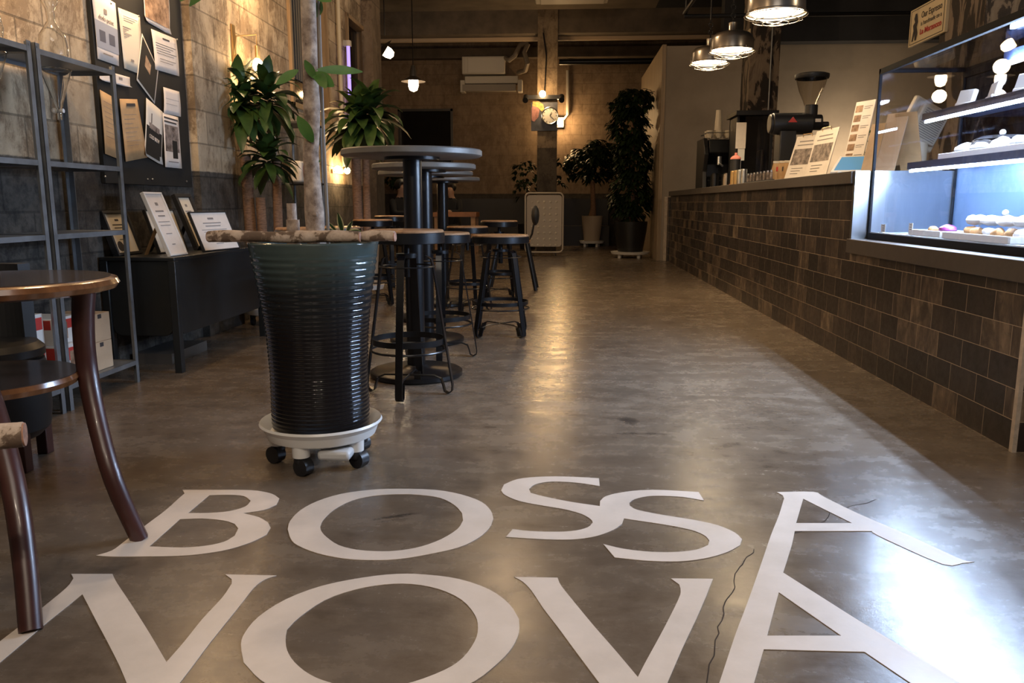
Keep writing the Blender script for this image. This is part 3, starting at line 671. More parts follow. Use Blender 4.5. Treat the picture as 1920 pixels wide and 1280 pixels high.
def board_at(BL, rz, lean, w, h):
    u = Vector((math.cos(rz), math.sin(rz), 0)); n = Vector((math.sin(rz), -math.cos(rz), 0))
    v = -n * math.sin(lean) + Vector((0, 0, math.cos(lean)))
    BL = Vector(BL); return frame_mtx(BL + u * w / 2 + v * h / 2, u, v), BL + u * w / 2
D2 = math.radians
# clipboard menus
def clipboard(BL, w, h, rz, lean, label):
    m, base = board_at(BL, rz, lean, w, h)
    t = thing('clipboard_menu', label, 'menu', base)
    B().box(-w / 2, w / 2, -h / 2, h / 2, -.006, 0, m).to('board', 'paper', t, bev=.001)
    b = B(); b.box(-w * .42, w * .42, 0, h * .2, 0, .0012, m).box(-w * .42, w * .42, -h * .16, -h * .0, 0, .0012, m)
    b.to('photo_print', 'photod', t)
    b = B()
    b.box(-w * .3, w * .3, h * .36, h * .385, 0, .001, m).box(-w * .35, w * .35, h * .28, h * .30, 0, .001, m)
    for k in range(3): b.box(-w * .3, w * (.2 - .08 * k), -h * (.25 + .06 * k), -h * (.235 + .06 * k), 0, .001, m)
    b.to('print', 'inkg', t)
    B().tube([m @ Vector(p) for p in ((-w * .2, h * .47, .004), (-w * .2, h * .53, .01), (w * .2, h * .53, .01), (w * .2, h * .47, .004))], .003, 6).to('clip', 'brass', t)
    return t
clipboard((1.767, 6.1, Z0), .37, .345, D2(-84), D2(13), 'paper menu on a clipboard with brass clip, in front of the black grinder')
clipboard((1.73, 6.5, Z0), .25, .35, D2(-66), D2(18), 'paper menu half behind the clipped one, nearer the coffee bags')
# tall food menu and kraft A-frame
def menu_board(BL, w, h, rz, lean, m_, label, pics, back=False):
    m, base = board_at(BL, rz, lean, w, h); t = thing('menu_board', label, 'menu', base)
    B().box(-w / 2, w / 2, -h / 2, h / 2, -.005, 0, m).to('board', m_, t, bev=.001)
    if pics:
        b, c = B(), B()
        for k in range(7):
            yy = h * (.40 - k * .13)
            b.box(-w * .44, -w * .08, yy - h * .045, yy + h * .045, 0, .0012, m)
            c.box(0, w * .4, yy + .008, yy + .012, 0, .0012, m).box(0, w * .3, yy - .004, yy, 0, .0012, m)
        b.to('food_photo', 'photow', t); c.to('print', 'inkg', t)
    if back:
        m2, _b = board_at(Vector(BL) + Vector((.17, .02, 0)), rz, -lean, w, h * .97)
        B().box(-w / 2, w / 2, -h / 2, h / 2, -.004, 0, m2).to('rear_panel', 'kraft', t)
    return t
menu_board((1.815, 5.46, Z0), .172, .475, D2(-68), D2(11), 'paper', 'narrow upright menu with a column of food photos, behind the blue tablet', True)
menu_board((1.80, 5.06, Z0), .10, .30, D2(-62), D2(14), 'kraft', 'brown kraft stand beside the tablet at the case edge', False)
menu_board((1.845, 4.98, Z0), .15, .352, D2(-62.8), D2(14.2), 'card', 'tan menu board seen through the end glass of the case', False, True)
# tablet
tb = thing('tablet_stand', 'cream framed tablet with blue screen lying tilted on the counter', 'tablet', (1.80, 5.0, Z0))
m, _b = board_at((1.665, 5.2, Z0 + .012), D2(-36), D2(58), .22, .20)
B().box(-.11, .11, -.10, .10, -.012, 0, m).to('casing', 'cream', tb, bev=.004)
B().box(-.092, .092, -.08, .082, 0, .001, m).to('screen', 'tablet', tb)
B().box(1.70, 1.73, 5.16, 5.19, Z0, Z0 + .014).to('foot', 'creamw', tb)
B().box(1.79, 1.82, 5.09, 5.12, Z0, Z0 + .014).to('foot', 'creamw', tb)
# POS terminal, seen from behind
ps = thing('cash_register_screen', 'beige till monitor with ribbed vents, seen from behind through the case', 'monitor', (2.22, 5.25, Z0))
m = Matrix.Translation((2.24, 5.25, Z0 + .30)) @ Matrix.Rotation(math.radians(25), 4, 'Z') @ Matrix.Rotation(math.radians(20), 4, 'Y') @ Matrix.Rotation(math.radians(12), 4, 'X')
B().box(-.15, .15, 0, .04, -.13, .13, m).box(-.11, .11, -.04, 0, -.10, .10, m).to('casing', 'cream', ps, bev=.012)
b = B()
for k in range(14): b.box(-.085, .085, -.043, -.04, -.085 + k * .0125, -.08 + k * .0125, m)
b.to('vent', 'inkg', ps)
B().cyl((2.24, 5.28, Z0 + .02), (2.24, 5.27, Z0 + .22), .035).box(2.14, 2.34, 5.18, 5.38, Z0, Z0 + .03).to('stand', 'cream', ps, bev=.005)
tag(B().box(2.02, 2.16, 5.0, 5.2, Z0, Z0 + .05).to('card_reader', 'blackpl', bev=.006), 'low black card reader beside the till monitor', 'card reader')
# pot plant
def leafpts(b, base, d, up, ln, w, fold=.25, droop=.6, n=6, tip=1.0, ovate=False):
    d = d.normalized(); side = d.cross(up)
    if side.length < 1e-3: side = Vector((1, 0, 0))
    side.normalize(); nrm = side.cross(d).normalized()
    rows = []; p = Vector(base); dirn = d.copy()
    for i in range(n + 1):
        t = i / n
        ww = w * (math.sin(PI * min(1, t * (1 - .02) + .02)) ** .7 if ovate else (math.sin(PI * (t * .86 + .12)) ** .8)) if i < n else 0.002
        if i == 0 and not ovate: ww = w * .35
        nr = side.cross(dirn).normalized()
        rows.append((p - side * ww + nr * ww * fold, p.copy(), p + side * ww + nr * ww * fold))
        dirn = (dirn + Vector((0, 0, -droop / n * (0.4 + 1.4 * t)))).normalized()
        p = p + dirn * ln / n
    vs = [[b.b.verts.new(q) for q in r] for r in rows]
    for a, c in zip(vs, vs[1:]):
        b.b.faces.new((a[0], a[1], c[1], c[0])); b.b.faces.new((a[1], a[2], c[2], c[1]))
def rosette(b, c, n, ln, w, el0=-.2, el1=1.3, droop=1.0, rnd=R, fold=.25):
    for i in range(n):
        az = i * 2.399 + rnd.uniform(-.3, .3); t = (i + .5) / n
        el = el0 + (el1 - el0) * t + rnd.uniform(-.15, .15)
        d = Vector((math.cos(az) * math.cos(el), math.sin(az) * math.cos(el), math.sin(el)))
        l_ = ln * rnd.uniform(.75, 1.1) * (1 - .25 * t)
        leafpts(b, Vector(c) + Vector((0, 0, (t - .5) * ln * .3)) + d * .01, d, Vector((0, 0, 1)), l_, w * rnd.uniform(.8, 1.15), fold, droop * rnd.uniform(.6, 1.2))
def small_plant(loc, h, r, n, label, m='leaf', potm='potd', pr=.06, ph=.1, ls=.07):
    t = thing('potted_plant', label, 'plant', loc)
    B().lathe([(0, 0), (pr * .75, 0), (pr, ph), (pr * .88, ph), (pr * .85, ph * .9), (0, ph * .9)], seg=20).to('pot', potm, t, world=False)
    b = B(); s = B()
    for i in range(n):
        a = i * 2.4; rr = r * R.uniform(.1, 1) ; z = ph + (h - ph) * R.uniform(.2, 1) * (1 - .4 * rr / r)
        p = Vector((rr * math.cos(a), rr * math.sin(a), z))
        if i % 5 == 0: s.tube([(0, 0, ph * .8), (p.x * .5, p.y * .5, p.z * .6 + .02), p], .003, 5)
        for k in range(3):
            az = a + R.uniform(-1.5, 1.5)
            leafpts(b, p, Vector((math.cos(az), math.sin(az), R.uniform(-.2, .8))), Vector((0, 0, 1)), ls * R.uniform(.7, 1.3), ls * .22, .2, .8, 4)
    b.to('foliage', m, t, world=False); s.to('stem', m, t, world=False)
    return t
small_plant((2.12, 5.7, Z0), .36, .14, 26, 'small leafy green plant between the grinder and the tall food menu')

# bag grinder with conical hopper
GY = 6.9
def gx(px, Y=GY): return PY(px, 250, Y).x
def gz(py, Y=GY): return PY(1490, py, Y).z
G = thing('coffee_grinder', 'black bulk coffee grinder with smoked conical hopper and red triangle badge', 'coffee grinder', (gx(1475), GY, Z0))
zc = gz(232); rr = (gz(211) - gz(252)) / 2
B().cyl((gx(1446), GY, zc), (gx(1520), GY, zc), rr, seg=36).cyl((gx(1441), GY, zc), (gx(1447), GY, zc), rr * .88, seg=36).to('motor_body', 'blackpl', G, bev=.008)
B().box(gx(1458), gx(1488), GY - .09, GY + .09, Z0 + .02, zc - rr * .7).box(gx(1450), gx(1540), GY - .13, GY + .13, Z0, Z0 + .03).to('stand', 'blackpl', G, bev=.008)
B().cyl((gx(1518), GY, zc + .01), (gx(1538), GY, zc + .01), rr * .72, seg=28).cyl((gx(1538), GY, zc - .01), (gx(1552), GY, zc - .01), rr * .3, seg=16).to('grind_head', 'blackpl', G, bev=.004)
B().cyl((gx(1518), GY, zc), (gx(1518), GY, gz(197)), .052, seg=24).to('neck', 'blackpl', G, bev=.004)
hz0, hz1 = gz(199), gz(141)
B().lathe([(.045, hz0), (.055, hz0 + .03), (.095, hz0 + .12), (.118, hz0 + .2), (.128, hz1)], (gx(1516), GY, 0), 40).to('hopper', 'smoke', G)
B().lathe([(.13, hz1 - .03), (.135, hz1 - .02), (.135, hz1 + .004), (.11, hz1 + .012), (0, hz1 + .014)], (gx(1516), GY, 0), 40).to('hopper_lid', 'blackpl', G)
B().poly([Vector((gx(1471), GY - rr - .002, gz(231))), Vector((gx(1488), GY - rr - .002, gz(231))), Vector((gx(1480), GY - rr - .004, gz(221)))], Vector((0, .03, 0))).to('badge', 'red', G, smooth=0)
B().box(gx(1521), gx(1531), GY - .1, GY - .09, gz(231), gz(225)).to('label_plate', 'paper', G)
# coffee bags
for k, px in enumerate((1445, 1455, 1464, 1474)):
    p = PY(px, 320, 6.95 - .04 * k); h = .15
    t = thing('coffee_bag', 'kraft coffee bag with rolled top and red label by the grinder', 'coffee bag', (p.x, 6.72 - .05 * k, Z0), math.radians(10), 'kraft coffee bags beside the grinder')
    b = B(); v = [Vector(q) for q in ((-.04, -.025, 0), (.04, -.025, 0), (.04, .025, 0), (-.04, .025, 0))]
    tp = [Vector((-.038, -.004, h)), Vector((.038, -.004, h)), Vector((.038, .004, h)), Vector((-.038, .004, h))]
    V = [b.b.verts.new(q) for q in v + [x * Vector((1.05, 1.25, 1)) + Vector((0, 0, h * .55)) if False else Vector((x.x * 1.05, x.y * 1.3, h * .55)) for x in v] + tp]
    for o_ in (0, 4):
        for i in range(4): b.b.faces.new((V[o_ + i], V[o_ + (i + 1) % 4], V[o_ + 4 + (i + 1) % 4], V[o_ + 4 + i]))
    b.b.faces.new(V[0:4]); b.b.faces.new(V[8:12])
    b.to('bag_body', 'kraft', t, world=False)
    B().box(-.042, .042, -.012, .008, h - .012, h + .006).to('rolled_top', 'creamw', t, world=False, bev=.002)
    B().box(-.03, -.004, -.036, -.033, h * .5, h * .72).to('label', 'red' if k != 1 else 'ink', t, world=False)
# row of small sample vials in a rack
rk = thing('vial_rack', 'low rack of small dark sample vials at the counter edge', 'rack', (1.72, 7.0, Z0))
b = B(); b.box(1.665, 1.69, 6.62, 7.6, Z0, Z0 + .012).to('rail', 'blackmat', rk)
for k in range(8):
    y = 6.68 + k * .115
    B().cyl((1.678, y, Z0 + .012), (1.678, y, Z0 + .07), .013, seg=12).to('vial', 'photod', rk)
    B().cyl((1.678, y, Z0 + .07), (1.678, y, Z0 + .085), .010, seg=12).to('vial_cap', 'steel', rk)
for k in range(4):
    o = B().cyl((1.70, 7.78 + k * .16, Z0), (1.70, 7.78 + k * .16, Z0 + .13), .028, seg=20).cyl((1.70, 7.78 + k * .16, Z0 + .13), (1.70, 7.78 + k * .16, Z0 + .137), .029, seg=20).to('metal_canister', 'brass' if k > 1 else 'steel', bev=.002)
    tag(o, 'slim metal canister in the row beside the pink lidded bottle', 'canister', 'slim metal canisters on the counter')
p = PY(1387, 330, 8.6)
t = thing('drink_bottle', 'tall black bottle with pink pump lid and pink base', 'bottle', (1.79, 8.6, Z0))
B().cyl((1.79, 8.6, Z0 + .02), (1.79, 8.6, Z0 + .27), .052, seg=24).to('body', 'blackpl', t)
B().lathe([(.056, Z0 + .27), (.054, Z0 + .285), (.03, Z0 + .305), (.015, Z0 + .31), (.015, Z0 + .335), (0, Z0 + .337)], (1.79, 8.6, 0), 24).cyl((1.79, 8.6, Z0), (1.79, 8.6, Z0 + .02), .056, seg=24).to('lid_and_base', 'redw', t)
# acrylic fronted box
bx0, bx1 = PY(1383, 280, 9.2).x, PY(1452, 280, 9.2).x; zt = PY(1400, 212, 9.2).z
t = thing('drinks_cabinet', 'black cabinet with clear acrylic front standing on the counter before the peeling column', 'cabinet', ((bx0 + bx1) / 2, 9.4, Z0))
b = B(); b.box(bx0, bx1, 9.3, 9.7, Z0, Z0 + .04).box(bx0, bx1 - .02, 9.66, 9.7, Z0, zt).box(bx0 - .03, bx1 + .03, 9.2, 9.75, zt - .02, zt + .03).box(bx0, bx0 + .03, 9.3, 9.7, Z0, zt).box(bx1 - .03, bx1, 9.3, 9.7, Z0, zt); b.to('body', 'blackpl', t, bev=.004)
B().box(bx0 + .08, bx1 - .05, 9.24, 9.25, Z0, zt - .03).to('acrylic_front', 'acryl', t)
B().box(bx0 + .3, bx1 - .06, 9.4, 9.62, Z0 + .04, Z0 + .42).to('inner_machine', 'blackm', t, bev=.02)
tag(B().box(bx0 - .02, bx0 + .09, 9.225, 9.23, Z0 + .42, Z0 + .70).to('paper_note', 'paper'), 'paper note hanging on the black acrylic fronted cabinet', 'note')
tag(B().box(bx0 + .01, bx0 + .085, 9.232, 9.237, Z0 + .29, Z0 + .43).to('price_notice', 'white'), 'small white notice under the paper note on the cabinet', 'note')
# espresso machine
EY = 10.3; ex0, ex1 = PY(1312, 300, EY).x, PY(1392, 300, EY).x
zt = PY(1350, 264, EY).z
t = thing('espresso_machine', 'black espresso machine with white cups piled on top at the far end of the counter', 'espresso machine', ((ex0 + ex1) / 2, EY, Z0))
pr = [(EY - .22, Z0 + .02), (EY - .24, Z0 + .1), (EY - .1, Z0 + .14), (EY - .1, Z0 + .3), (EY - .28, zt - .16), (EY - .26, zt), (EY + .25, zt), (EY + .25, Z0 + .02)]
b = B(); b.poly([Vector((ex0 + .06, y, z)) for y, z in pr], Vector((ex1 - ex0 - .12, 0, 0))); b.to('machine_body', 'blackm', t, smooth=0, bev=.01)
for xx in (ex0, ex1 - .05):
    B().poly([Vector((xx, y, z)) for y, z in ((EY - .3, zt - .1), (EY - .34, zt - .18), (EY - .24, Z0 + .2), (EY - .28, Z0), (EY + .26, Z0), (EY + .26, zt + .02), (EY - .2, zt + .02))], Vector((.05, 0, 0))).to('side_panel', 'blackpl', t, smooth=0, bev=.008)
for k in range(2):
    x = ex0 + .2 + k * .25
    B().cyl((x, EY - .2, zt - .3), (x, EY - .2, zt - .2), .035).cyl((x, EY - .2, zt - .28), (x, EY - .42, zt - .32), .012).to('group_head', 'steel', t)
b = B(); b.tube([(ex0 + .04, EY - .25, zt + .08), (ex1 - .04, EY - .25, zt + .08), (ex1 - .04, EY + .22, zt + .08), (ex0 + .04, EY + .22, zt + .08)], .006, 6, True).to('cup_rail', 'steel', t)
for i in range(5):
    for j in range(2):
        x, y = ex0 + .08 + i * .11, EY - .18 + j * .13
        for k in range(2):
            o = B().lathe([(.025, 0), (.042, .035), (.044, .055), (.040, .055), (.022, .004), (0, .004)], (x, y, zt + .02 + k * .035), 16).to('coffee_cup', 'creamw')
            tag(o, 'cream coffee cup stacked on top of the espresso machine', 'cup', 'cups on the espresso machine')
p = PY(1343, 232, EY)
o = B()
for k in range(9): o.lathe([(.052 - .0012 * k, 0), (.05 - .001 * k, .004), (.036, .105), (0, .105)], (p.x, EY - .16, zt + .11 + k * .017), 20)
tag(o.to('paper_cup_stack', 'creamw'), 'tall stack of upturned cream paper cups on the espresso machine', 'cup stack')
# cups rest shelf
for nm, px, ww in (('black_canister', 1338, .05), ('grey_jug', 1360, .06)):
    x = PY(px, 340, 9.95).x
    o = B().cyl((x, 9.88, Z0), (x, 9.88, Z0 + .16), ww, seg=20).cyl((x, 9.88, Z0 + .16), (x, 9.88, Z0 + .175), ww * .7, seg=20).to(nm, 'blackm' if 'black' in nm else 'domemet', bev=.003)
    tag(o, ('short black canister' if 'black' in nm else 'short pewter jug') + ' standing before the espresso machine', 'canister')

# espresso sign on near kitchen column
q = [PX(*a, 2.885) for a in ((1706, 92), (1775, 56), (1778, -14), (1709, 20))]
yL, yR = (q[0].y + q[3].y) / 2, (q[1].y + q[2].y) / 2; zB, zT = (q[0].z + q[1].z) / 2, (q[2].z + q[3].z) / 2
SG = thing('enamel_sign', 'cream sign with framed lettering and red maker name on the peeling column', 'sign', (2.88, (yL + yR) / 2, zB))
B().box(2.875, 2.9, yR, yL, zB, zT).to('panel', mat('sign_cream', (.80, .66, .42), .45), SG, bev=.002)
mS = frame_mtx(Vector((2.873, (yL + yR) / 2, (zB + zT) / 2)), Vector((0, -1, 0)), Vector((0, 0, 1)))
W_, H_ = yL - yR, zT - zB
b = B()
for (x0, x1, y0_, y1_) in ((-W_ * .46, W_ * .46, H_ * .44, H_ * .455), (-W_ * .46, W_ * .46, -H_ * .455, -H_ * .44), (-W_ * .46, -W_ * .452, -H_ * .455, H_ * .455), (W_ * .452, W_ * .46, -H_ * .455, H_ * .455)): b.box(x0, x1, y0_, y1_, 0, .001, mS)
b.to('border', 'ink', SG)
sh = .18
text('Our Espresso', H_ * .24, mS @ Matrix.Translation((W_ * .12, H_ * .22, .001)), 'lettering', 'ink', SG, W_ * .55)
text('is handmade on a', H_ * .17, mS @ Matrix.Translation((W_ * .12, H_ * .0, .001)), 'lettering', 'ink', SG, W_ * .56)
text('La Marzocco', H_ * .2, mS @ Matrix.Translation((W_ * .12, -H_ * .22, .001)), 'lettering', 'red', SG, W_ * .58, offset=.002)
b = B(); b.poly([mS @ Vector((W_ * x, H_ * y, .0012)) for x, y in ((-.40, -.38), (-.36, -.1), (-.38, .05), (-.33, .12), (-.36, .22), (-.33, .34), (-.29, .34), (-.27, .22), (-.25, .1), (-.28, -.02), (-.24, -.2), (-.27, -.38), (-.31, -.38), (-.32, -.15), (-.36, -.38))], mS.to_3x3() @ Vector((0, 0, .001)))
b.to('figure_print', 'ink', SG, smooth=0)
# small tag on the far kitchen column
q1 = PX(1408, 60, kx0 - .01)
o = B().box(kx0 - .012, kx0, 11.45, 11.75, PY(1410, 78, 11.5).z, PY(1410, 55, 11.5).z).to('small_sign', mat('sign_cream', (.80, .66, .42), .45))
tag(o, 'small cream plate high on the far peeling kitchen column', 'sign')

# ================================================================= DOME PENDANTS
def dome_lamp(c, r, label):
    t = thing('dome_pendant_lamp', label, 'lamp', c, 0, 'pewter dome lamps above the counter')
    h = r * .78
    B().lathe([(r * 1.03, -.004), (r * 1.03, .006), (r, .012), (r * .98, h * .62), (r * .93, h * .82), (r * .78, h * .98), (r * .5, h * 1.08), (r * .22, h * 1.12), (r * .2, h * 1.16), (r * .2, h * 1.6), (r * .1, h * 1.66), (0, h * 1.66)], seg=44).to('shade', 'domemet', t, world=False)
    B().lathe([(0, .012), (r * .93, .012), (r * .93, .018), (0, .018)], seg=36).to('diffuser', 'dome_in', t, world=False)
    b = B()
    for k, (rr_, z) in enumerate(((r * .8, -.045), (r * .45, -.06), (r * 1.08, -.012))): b.ring((0, 0, z), rr_, .003, 36, 6)
    for k in range(4):
        a = k * PI / 2 + .4; b.tube([(r * 1.14 * math.cos(a), r * 1.14 * math.sin(a), .012), (r * 1.14 * math.cos(a), r * 1.14 * math.sin(a), -.02), (r * .8 * math.cos(a), r * .8 * math.sin(a), -.045), (r * .45 * math.cos(a), r * .45 * math.sin(a), -.06), (0, 0, -.062)], .003, 6)
    b.to('wire_guard', 'domemet', t, world=False)
    top = WALLTOP - c[2]
    b = B(); z0_ = h * 1.66
    for k in range(5): b.ring((0, 0, z0_ + .02 + k * .035), .02, .004, 10, 5, Matrix.Rotation(PI / 2, 4, 'X') if k % 2 else Matrix.Rotation(PI / 2, 4, 'Y'))
    b.cyl((0, 0, z0_ + .17), (0, 0, top), .008, seg=8)
    b.to('suspension_cord', 'blackm', t, world=False)
    return t
lamps = []
for i, (px, py, Y, r, lb) in enumerate(((1455, 26, 5.6, .185, 'nearest and largest pewter dome lamp above the counter'), (1372, 95, 7.4, .185, 'middle pewter dome lamp above the counter'), (1330, 118, 8.3, .18, 'farthest and smallest pewter dome lamp above the counter'))):
    q = PY(px, py, Y)
    lamps.append(dome_lamp((q.x, q.y, q.z), r, lb))
    la = bpy.data.lights.new('dome_light', 'SPOT'); la.energy = 62; la.color = (1, .73, .43); la.spot_size = math.radians(150); la.spot_blend = .7; la.shadow_soft_size = .12
    lo = bpy.data.objects.new('dome_light', la); COL.objects.link(lo); lo.location = (q.x, q.y, q.z - .005)

# ================================================================= OTHER LAMPS
def point(loc, e, col=(1, .66, .34), r=.05, nm='lamp_glow'):
    la = bpy.data.lights.new(nm, 'POINT'); la.energy = e; la.color = col; la.shadow_soft_size = r
    o = bpy.data.objects.new(nm, la); COL.objects.link(o); o.location = loc; return o
def sconce(p, label, e, wallx):
    t = thing('wall_sconce', label, 'lamp', (wallx, p.y, p.z))
    B().tube([(wallx + .0, p.y - .06, p.z + .05), (wallx + .03, p.y - .06, p.z + .22), (p.x, p.y, p.z + .24), (p.x, p.y, p.z + .16)], .006, 8).box(wallx, wallx + .012, p.y - .09, p.y - .03, p.z, p.z + .3).to('bracket', 'brass', t)
    B().cyl((p.x, p.y, p.z + .07), (p.x, p.y, p.z + .16), .018, seg=14).to('socket', 'brass', t)
    B().sph((p.x, p.y, p.z + .02), .04, (1, 1, 1.2)).to('bulb', 'bulb', t)
    point((p.x + .09, p.y, p.z), e, (1, .66, .36), .04)
s1 = PX(484, 128, LX + .16)
sconce(s1, 'bare glowing bulb on a brass wall bracket behind the cane plant', 13, LX)
s2 = PX(492, -60, LX + .16)
sconce(s2, 'bare bulb on a brass bracket high on the left wall', 20, LX)
s3 = PX(280, -95, LX + .2)
sconce(s3, 'bare bulb on a brass bracket above the black notice board', 19, LX)
s4 = PX(40, -160, LX + .25)
sconce(s4, 'bare bulb on a brass bracket above the metal racks', 12, LX)
p = PX(652, 322, LX + .12)
t = thing('wall_spot', 'pair of small glowing bulbs low on the left wall behind the far cane plant', 'lamp', (LX, p.y, p.z))
B().box(LX, LX + .1, p.y - .14, p.y - .12, p.z - .01, p.z + .01).box(LX, LX + .02, p.y - .22, p.y + .25, p.z - .02, p.z + .02).to('bracket', 'brass', t)
for dy in (-.18, .2): B().sph((LX + .06, p.y + dy, p.z + .02), .035).to('bulb', 'bulb', t)
point((LX + .14, p.y, p.z - .02), 8, (1, .66, .33))
# enamel pendants at the far left
def enamel(c, r, label, tilt=0, spin=0):
    t = thing('enamel_pendant_lamp', label, 'lamp', c, 0, 'enamel pendant lamps at the far left')
    m = Matrix.Rotation(spin, 4, 'Z') @ Matrix.Rotation(tilt, 4, 'Y')
    B().lathe([(r, 0), (r * .6, r * .22), (r * .3, r * .4), (r * .26, r * .8), (r * .16, r * 1.25), (0, r * 1.3)], seg=28, mtx=m).to('shade', mat('enamel', (.05, .042, .036), .4), t, world=False)
    B().lathe([(0, r * .25), (r * .34, r * .25), (r * .42, 0), (r * .42, -r * .35), (r * .30, -r * .68), (0, -r * .8)], seg=20, mtx=m).to('bulb', 'bulbs', t, world=False)
    B().cyl((0, 0, r * 1.2), (0, 0, WALLTOP - c[2]), .008, seg=6).to('cord', 'blackm', t, world=False)
    return t
q = PY(775, 153, 13.5); enamel((q.x, q.y, q.z), .20, 'white enamel pendant lamp hanging straight before the back wall'); point((q.x, q.y, q.z - .3), 22, (1, .74, .45), .1)
q = PY(722, 95, 11.6); enamel((q.x, q.y, q.z), .17, 'tilted enamel pendant lamp near the left pilaster', math.radians(58), math.radians(-160)); point((q.x + .1, q.y, q.z - .3), 8, (1, .8, .55), .1)
# lamp on the clock pillar
q = PY(1017, 178, 14.7)
t = thing('pillar_spotlight', 'black bar of spotlights with glowing warm bulb on the clock pillar', 'lamp', (q.x, 14.98, q.z))
B().box(PY(985, 185, 14.8).x, PY(1055, 185, 14.8).x, 14.86, 14.97, q.z - .05, q.z + .02).cyl((PY(985, 185, 14.7).x, 14.7, q.z - .09), (PY(985, 185, 14.7).x, 14.95, q.z), .05, seg=16).cyl((PY(1053, 185, 14.7).x, 14.7, q.z - .09), (PY(1053, 185, 14.7).x, 14.95, q.z), .05, seg=16).to('lamp_bar', 'blackm', t)
B().sph((q.x, 14.8, q.z + .03), .06).to('bulb', 'bulb', t)
B().tube([(q.x + .03, 14.95, q.z), (q.x + .06, 14.96, q.z + .7), (q.x, 14.96, 3.9)], .012, 6).to('cable', 'blackm', t)
point((q.x, 14.66, q.z + .04), 17, (1, .64, .3), .05)
q = PY(1050, 228, 17.6)
t = thing('wall_uplighter', 'lit wall lamp half hidden behind the clock pillar', 'lamp', (q.x, BY, q.z))
B().box(q.x - .08, q.x + .08, BY - .1, BY, q.z - .1, q.z + .1).to('backplate', 'brass', t); 
B().sph((q.x, BY - .16, q.z), .07).to('bulb', 'bulb', t)
point((q.x, BY - .3, q.z), 30, (1, .64, .3), .06)
q = PY(865, 300, 17.4); point((q.x - .3, 16.6, 2.9), 0.01)
# clock and poster on the pillar
q = PY(1031, 217, 14.9)
t = thing('wall_clock', 'round silver clock hanging on the pillar', 'clock', (q.x, 14.9, q.z))
B().cyl((q.x, 14.88, q.z), (q.x, 14.93, q.z), .145, seg=36).to('face', mat('clock_face', (.62, .6, .56), .35), t)
B().ring((q.x, 14.88, q.z), .145, .012, 36, 6, Matrix.Rotation(PI / 2, 4, 'X')).to('rim', 'steel', t)
b = B()
for k in range(12):
    a = k * PI / 6; b.box(-.004, .004, -.001, .001, .105, .13, Matrix.Translation((q.x, 14.876, q.z)) @ Matrix.Rotation(a, 4, 'Y'))
b.to('hour_mark', 'ink', t)
b = B(); b.box(-.005, .005, -.001, .001, 0, .1, Matrix.Translation((q.x, 14.872, q.z)) @ Matrix.Rotation(2.3, 4, 'Y')).box(-.006, .006, -.001, .001, 0, .07, Matrix.Translation((q.x, 14.872, q.z)) @ Matrix.Rotation(.5, 4, 'Y')); b.to('hand', 'ink', t)
a0, a1 = PY(996, 192, 14.95), PY(1045, 245, 14.95)
t = thing('poster', 'dark poster with pink and yellow patches wrapped on the clock pillar', 'poster', ((a0.x + a1.x) / 2, 14.94, a1.z))
B().box(a0.x, a1.x, 14.94, 14.981, a1.z, a0.z).to('sheet', mat('poster_dark', (.05, .055, .075), .5, var=.5, scale=5), t)
pp = [Vector((a0.x + x, 14.934, a1.z + z)) for x, z in ((.01, .18), (.06, .16), (.13, .24), (.15, .36), (.11, .44), (.03, .46), (.01, .4))]
B().poly(pp, Vector((0, .003, 0))).to('pink_patch', mat('poster_pink', (.26, .12, .11), .5, var=.5, scale=9), t, smooth=0)
pp = [Vector((a0.x + x, 14.933, a1.z + z)) for x, z in ((.02, .44), (.12, .41), (.2, .33), (.24, .36), (.22, .46), (.14, .52), (.03, .52))]
B().poly(pp, Vector((0, .003, 0))).to('yellow_patch', mat('poster_yellow', (.36, .27, .08), .5, var=.4, scale=20), t, smooth=0)
# split air conditioner and ducts
a0, a1 = PY(864, 103, 17.4), PY(946, 136, 17.4)
t = thing('wall_air_conditioner', 'aged white air conditioner high on the back wall', 'air conditioner', ((a0.x + a1.x) / 2, BY, a1.z))
B().box(a0.x, a1.x, BY - .35, BY, a1.z, a0.z).to('casing', 'acw', t, bev=.02)
B().box(a0.x + .08, a0.x + .1, BY - .353, BY - .34, a1.z + .02, a0.z - .02).box(a0.x + .14, a1.x - .03, BY - .356, BY - .34, a1.z + .04, a0.z - .04).to('front_panel', mat('ac_panel', (.62, .57, .5), .45), t)
a0, a1 = PY(858, 137, 17.2), PY(972, 165, 17.2)
t = thing('air_curtain', 'long low white fan unit with end brackets under the air conditioner', 'air conditioner', ((a0.x + a1.x) / 2, BY, a1.z))
B().box(a0.x + .1, a1.x - .03, BY - .3, BY, (a0.z + a1.z) / 2, a0.z).to('casing', 'acw', t, bev=.015)
B().box(a0.x + .05, a1.x - .08, BY - .32, BY - .1, a1.z, (a0.z + a1.z) / 2 - .02).to('louvre', mat('louvre', (.3, .26, .22), .6), t)
for xx in (a0.x, a1.x - .04): B().box(xx, xx + .1, BY - .3, BY - .05, a1.z - .02, a0.z - .08).to('end_bracket', 'acw', t, bev=.01)
b = B(); qs = [(990, 78, 17.3), (975, 85, 17.3), (965, 105, 17.3), (955, 113, 17.4), (947, 108, 17.6)]
b.tube([PY(*a) for a in qs], .05, 8).tube([PY(*a) for a in ((990, 82, 17.3), (983, 98, 17.3), (989, 118, 17.3), (985, 132, 17.5), (972, 136, 17.8))], .05, 8)
tag(b.to('flexible_hose', mat('hose', (.25, .21, .17), .6)), 'grey flexible hoses between the air conditioner and the pillar', 'hose')
b = B().tube([PY(*a) for a in ((1064, 132, 17.8), (1064, 215, 17.8), (1058, 222, 17.8), (1046, 222, 17.8))], .03, 8)
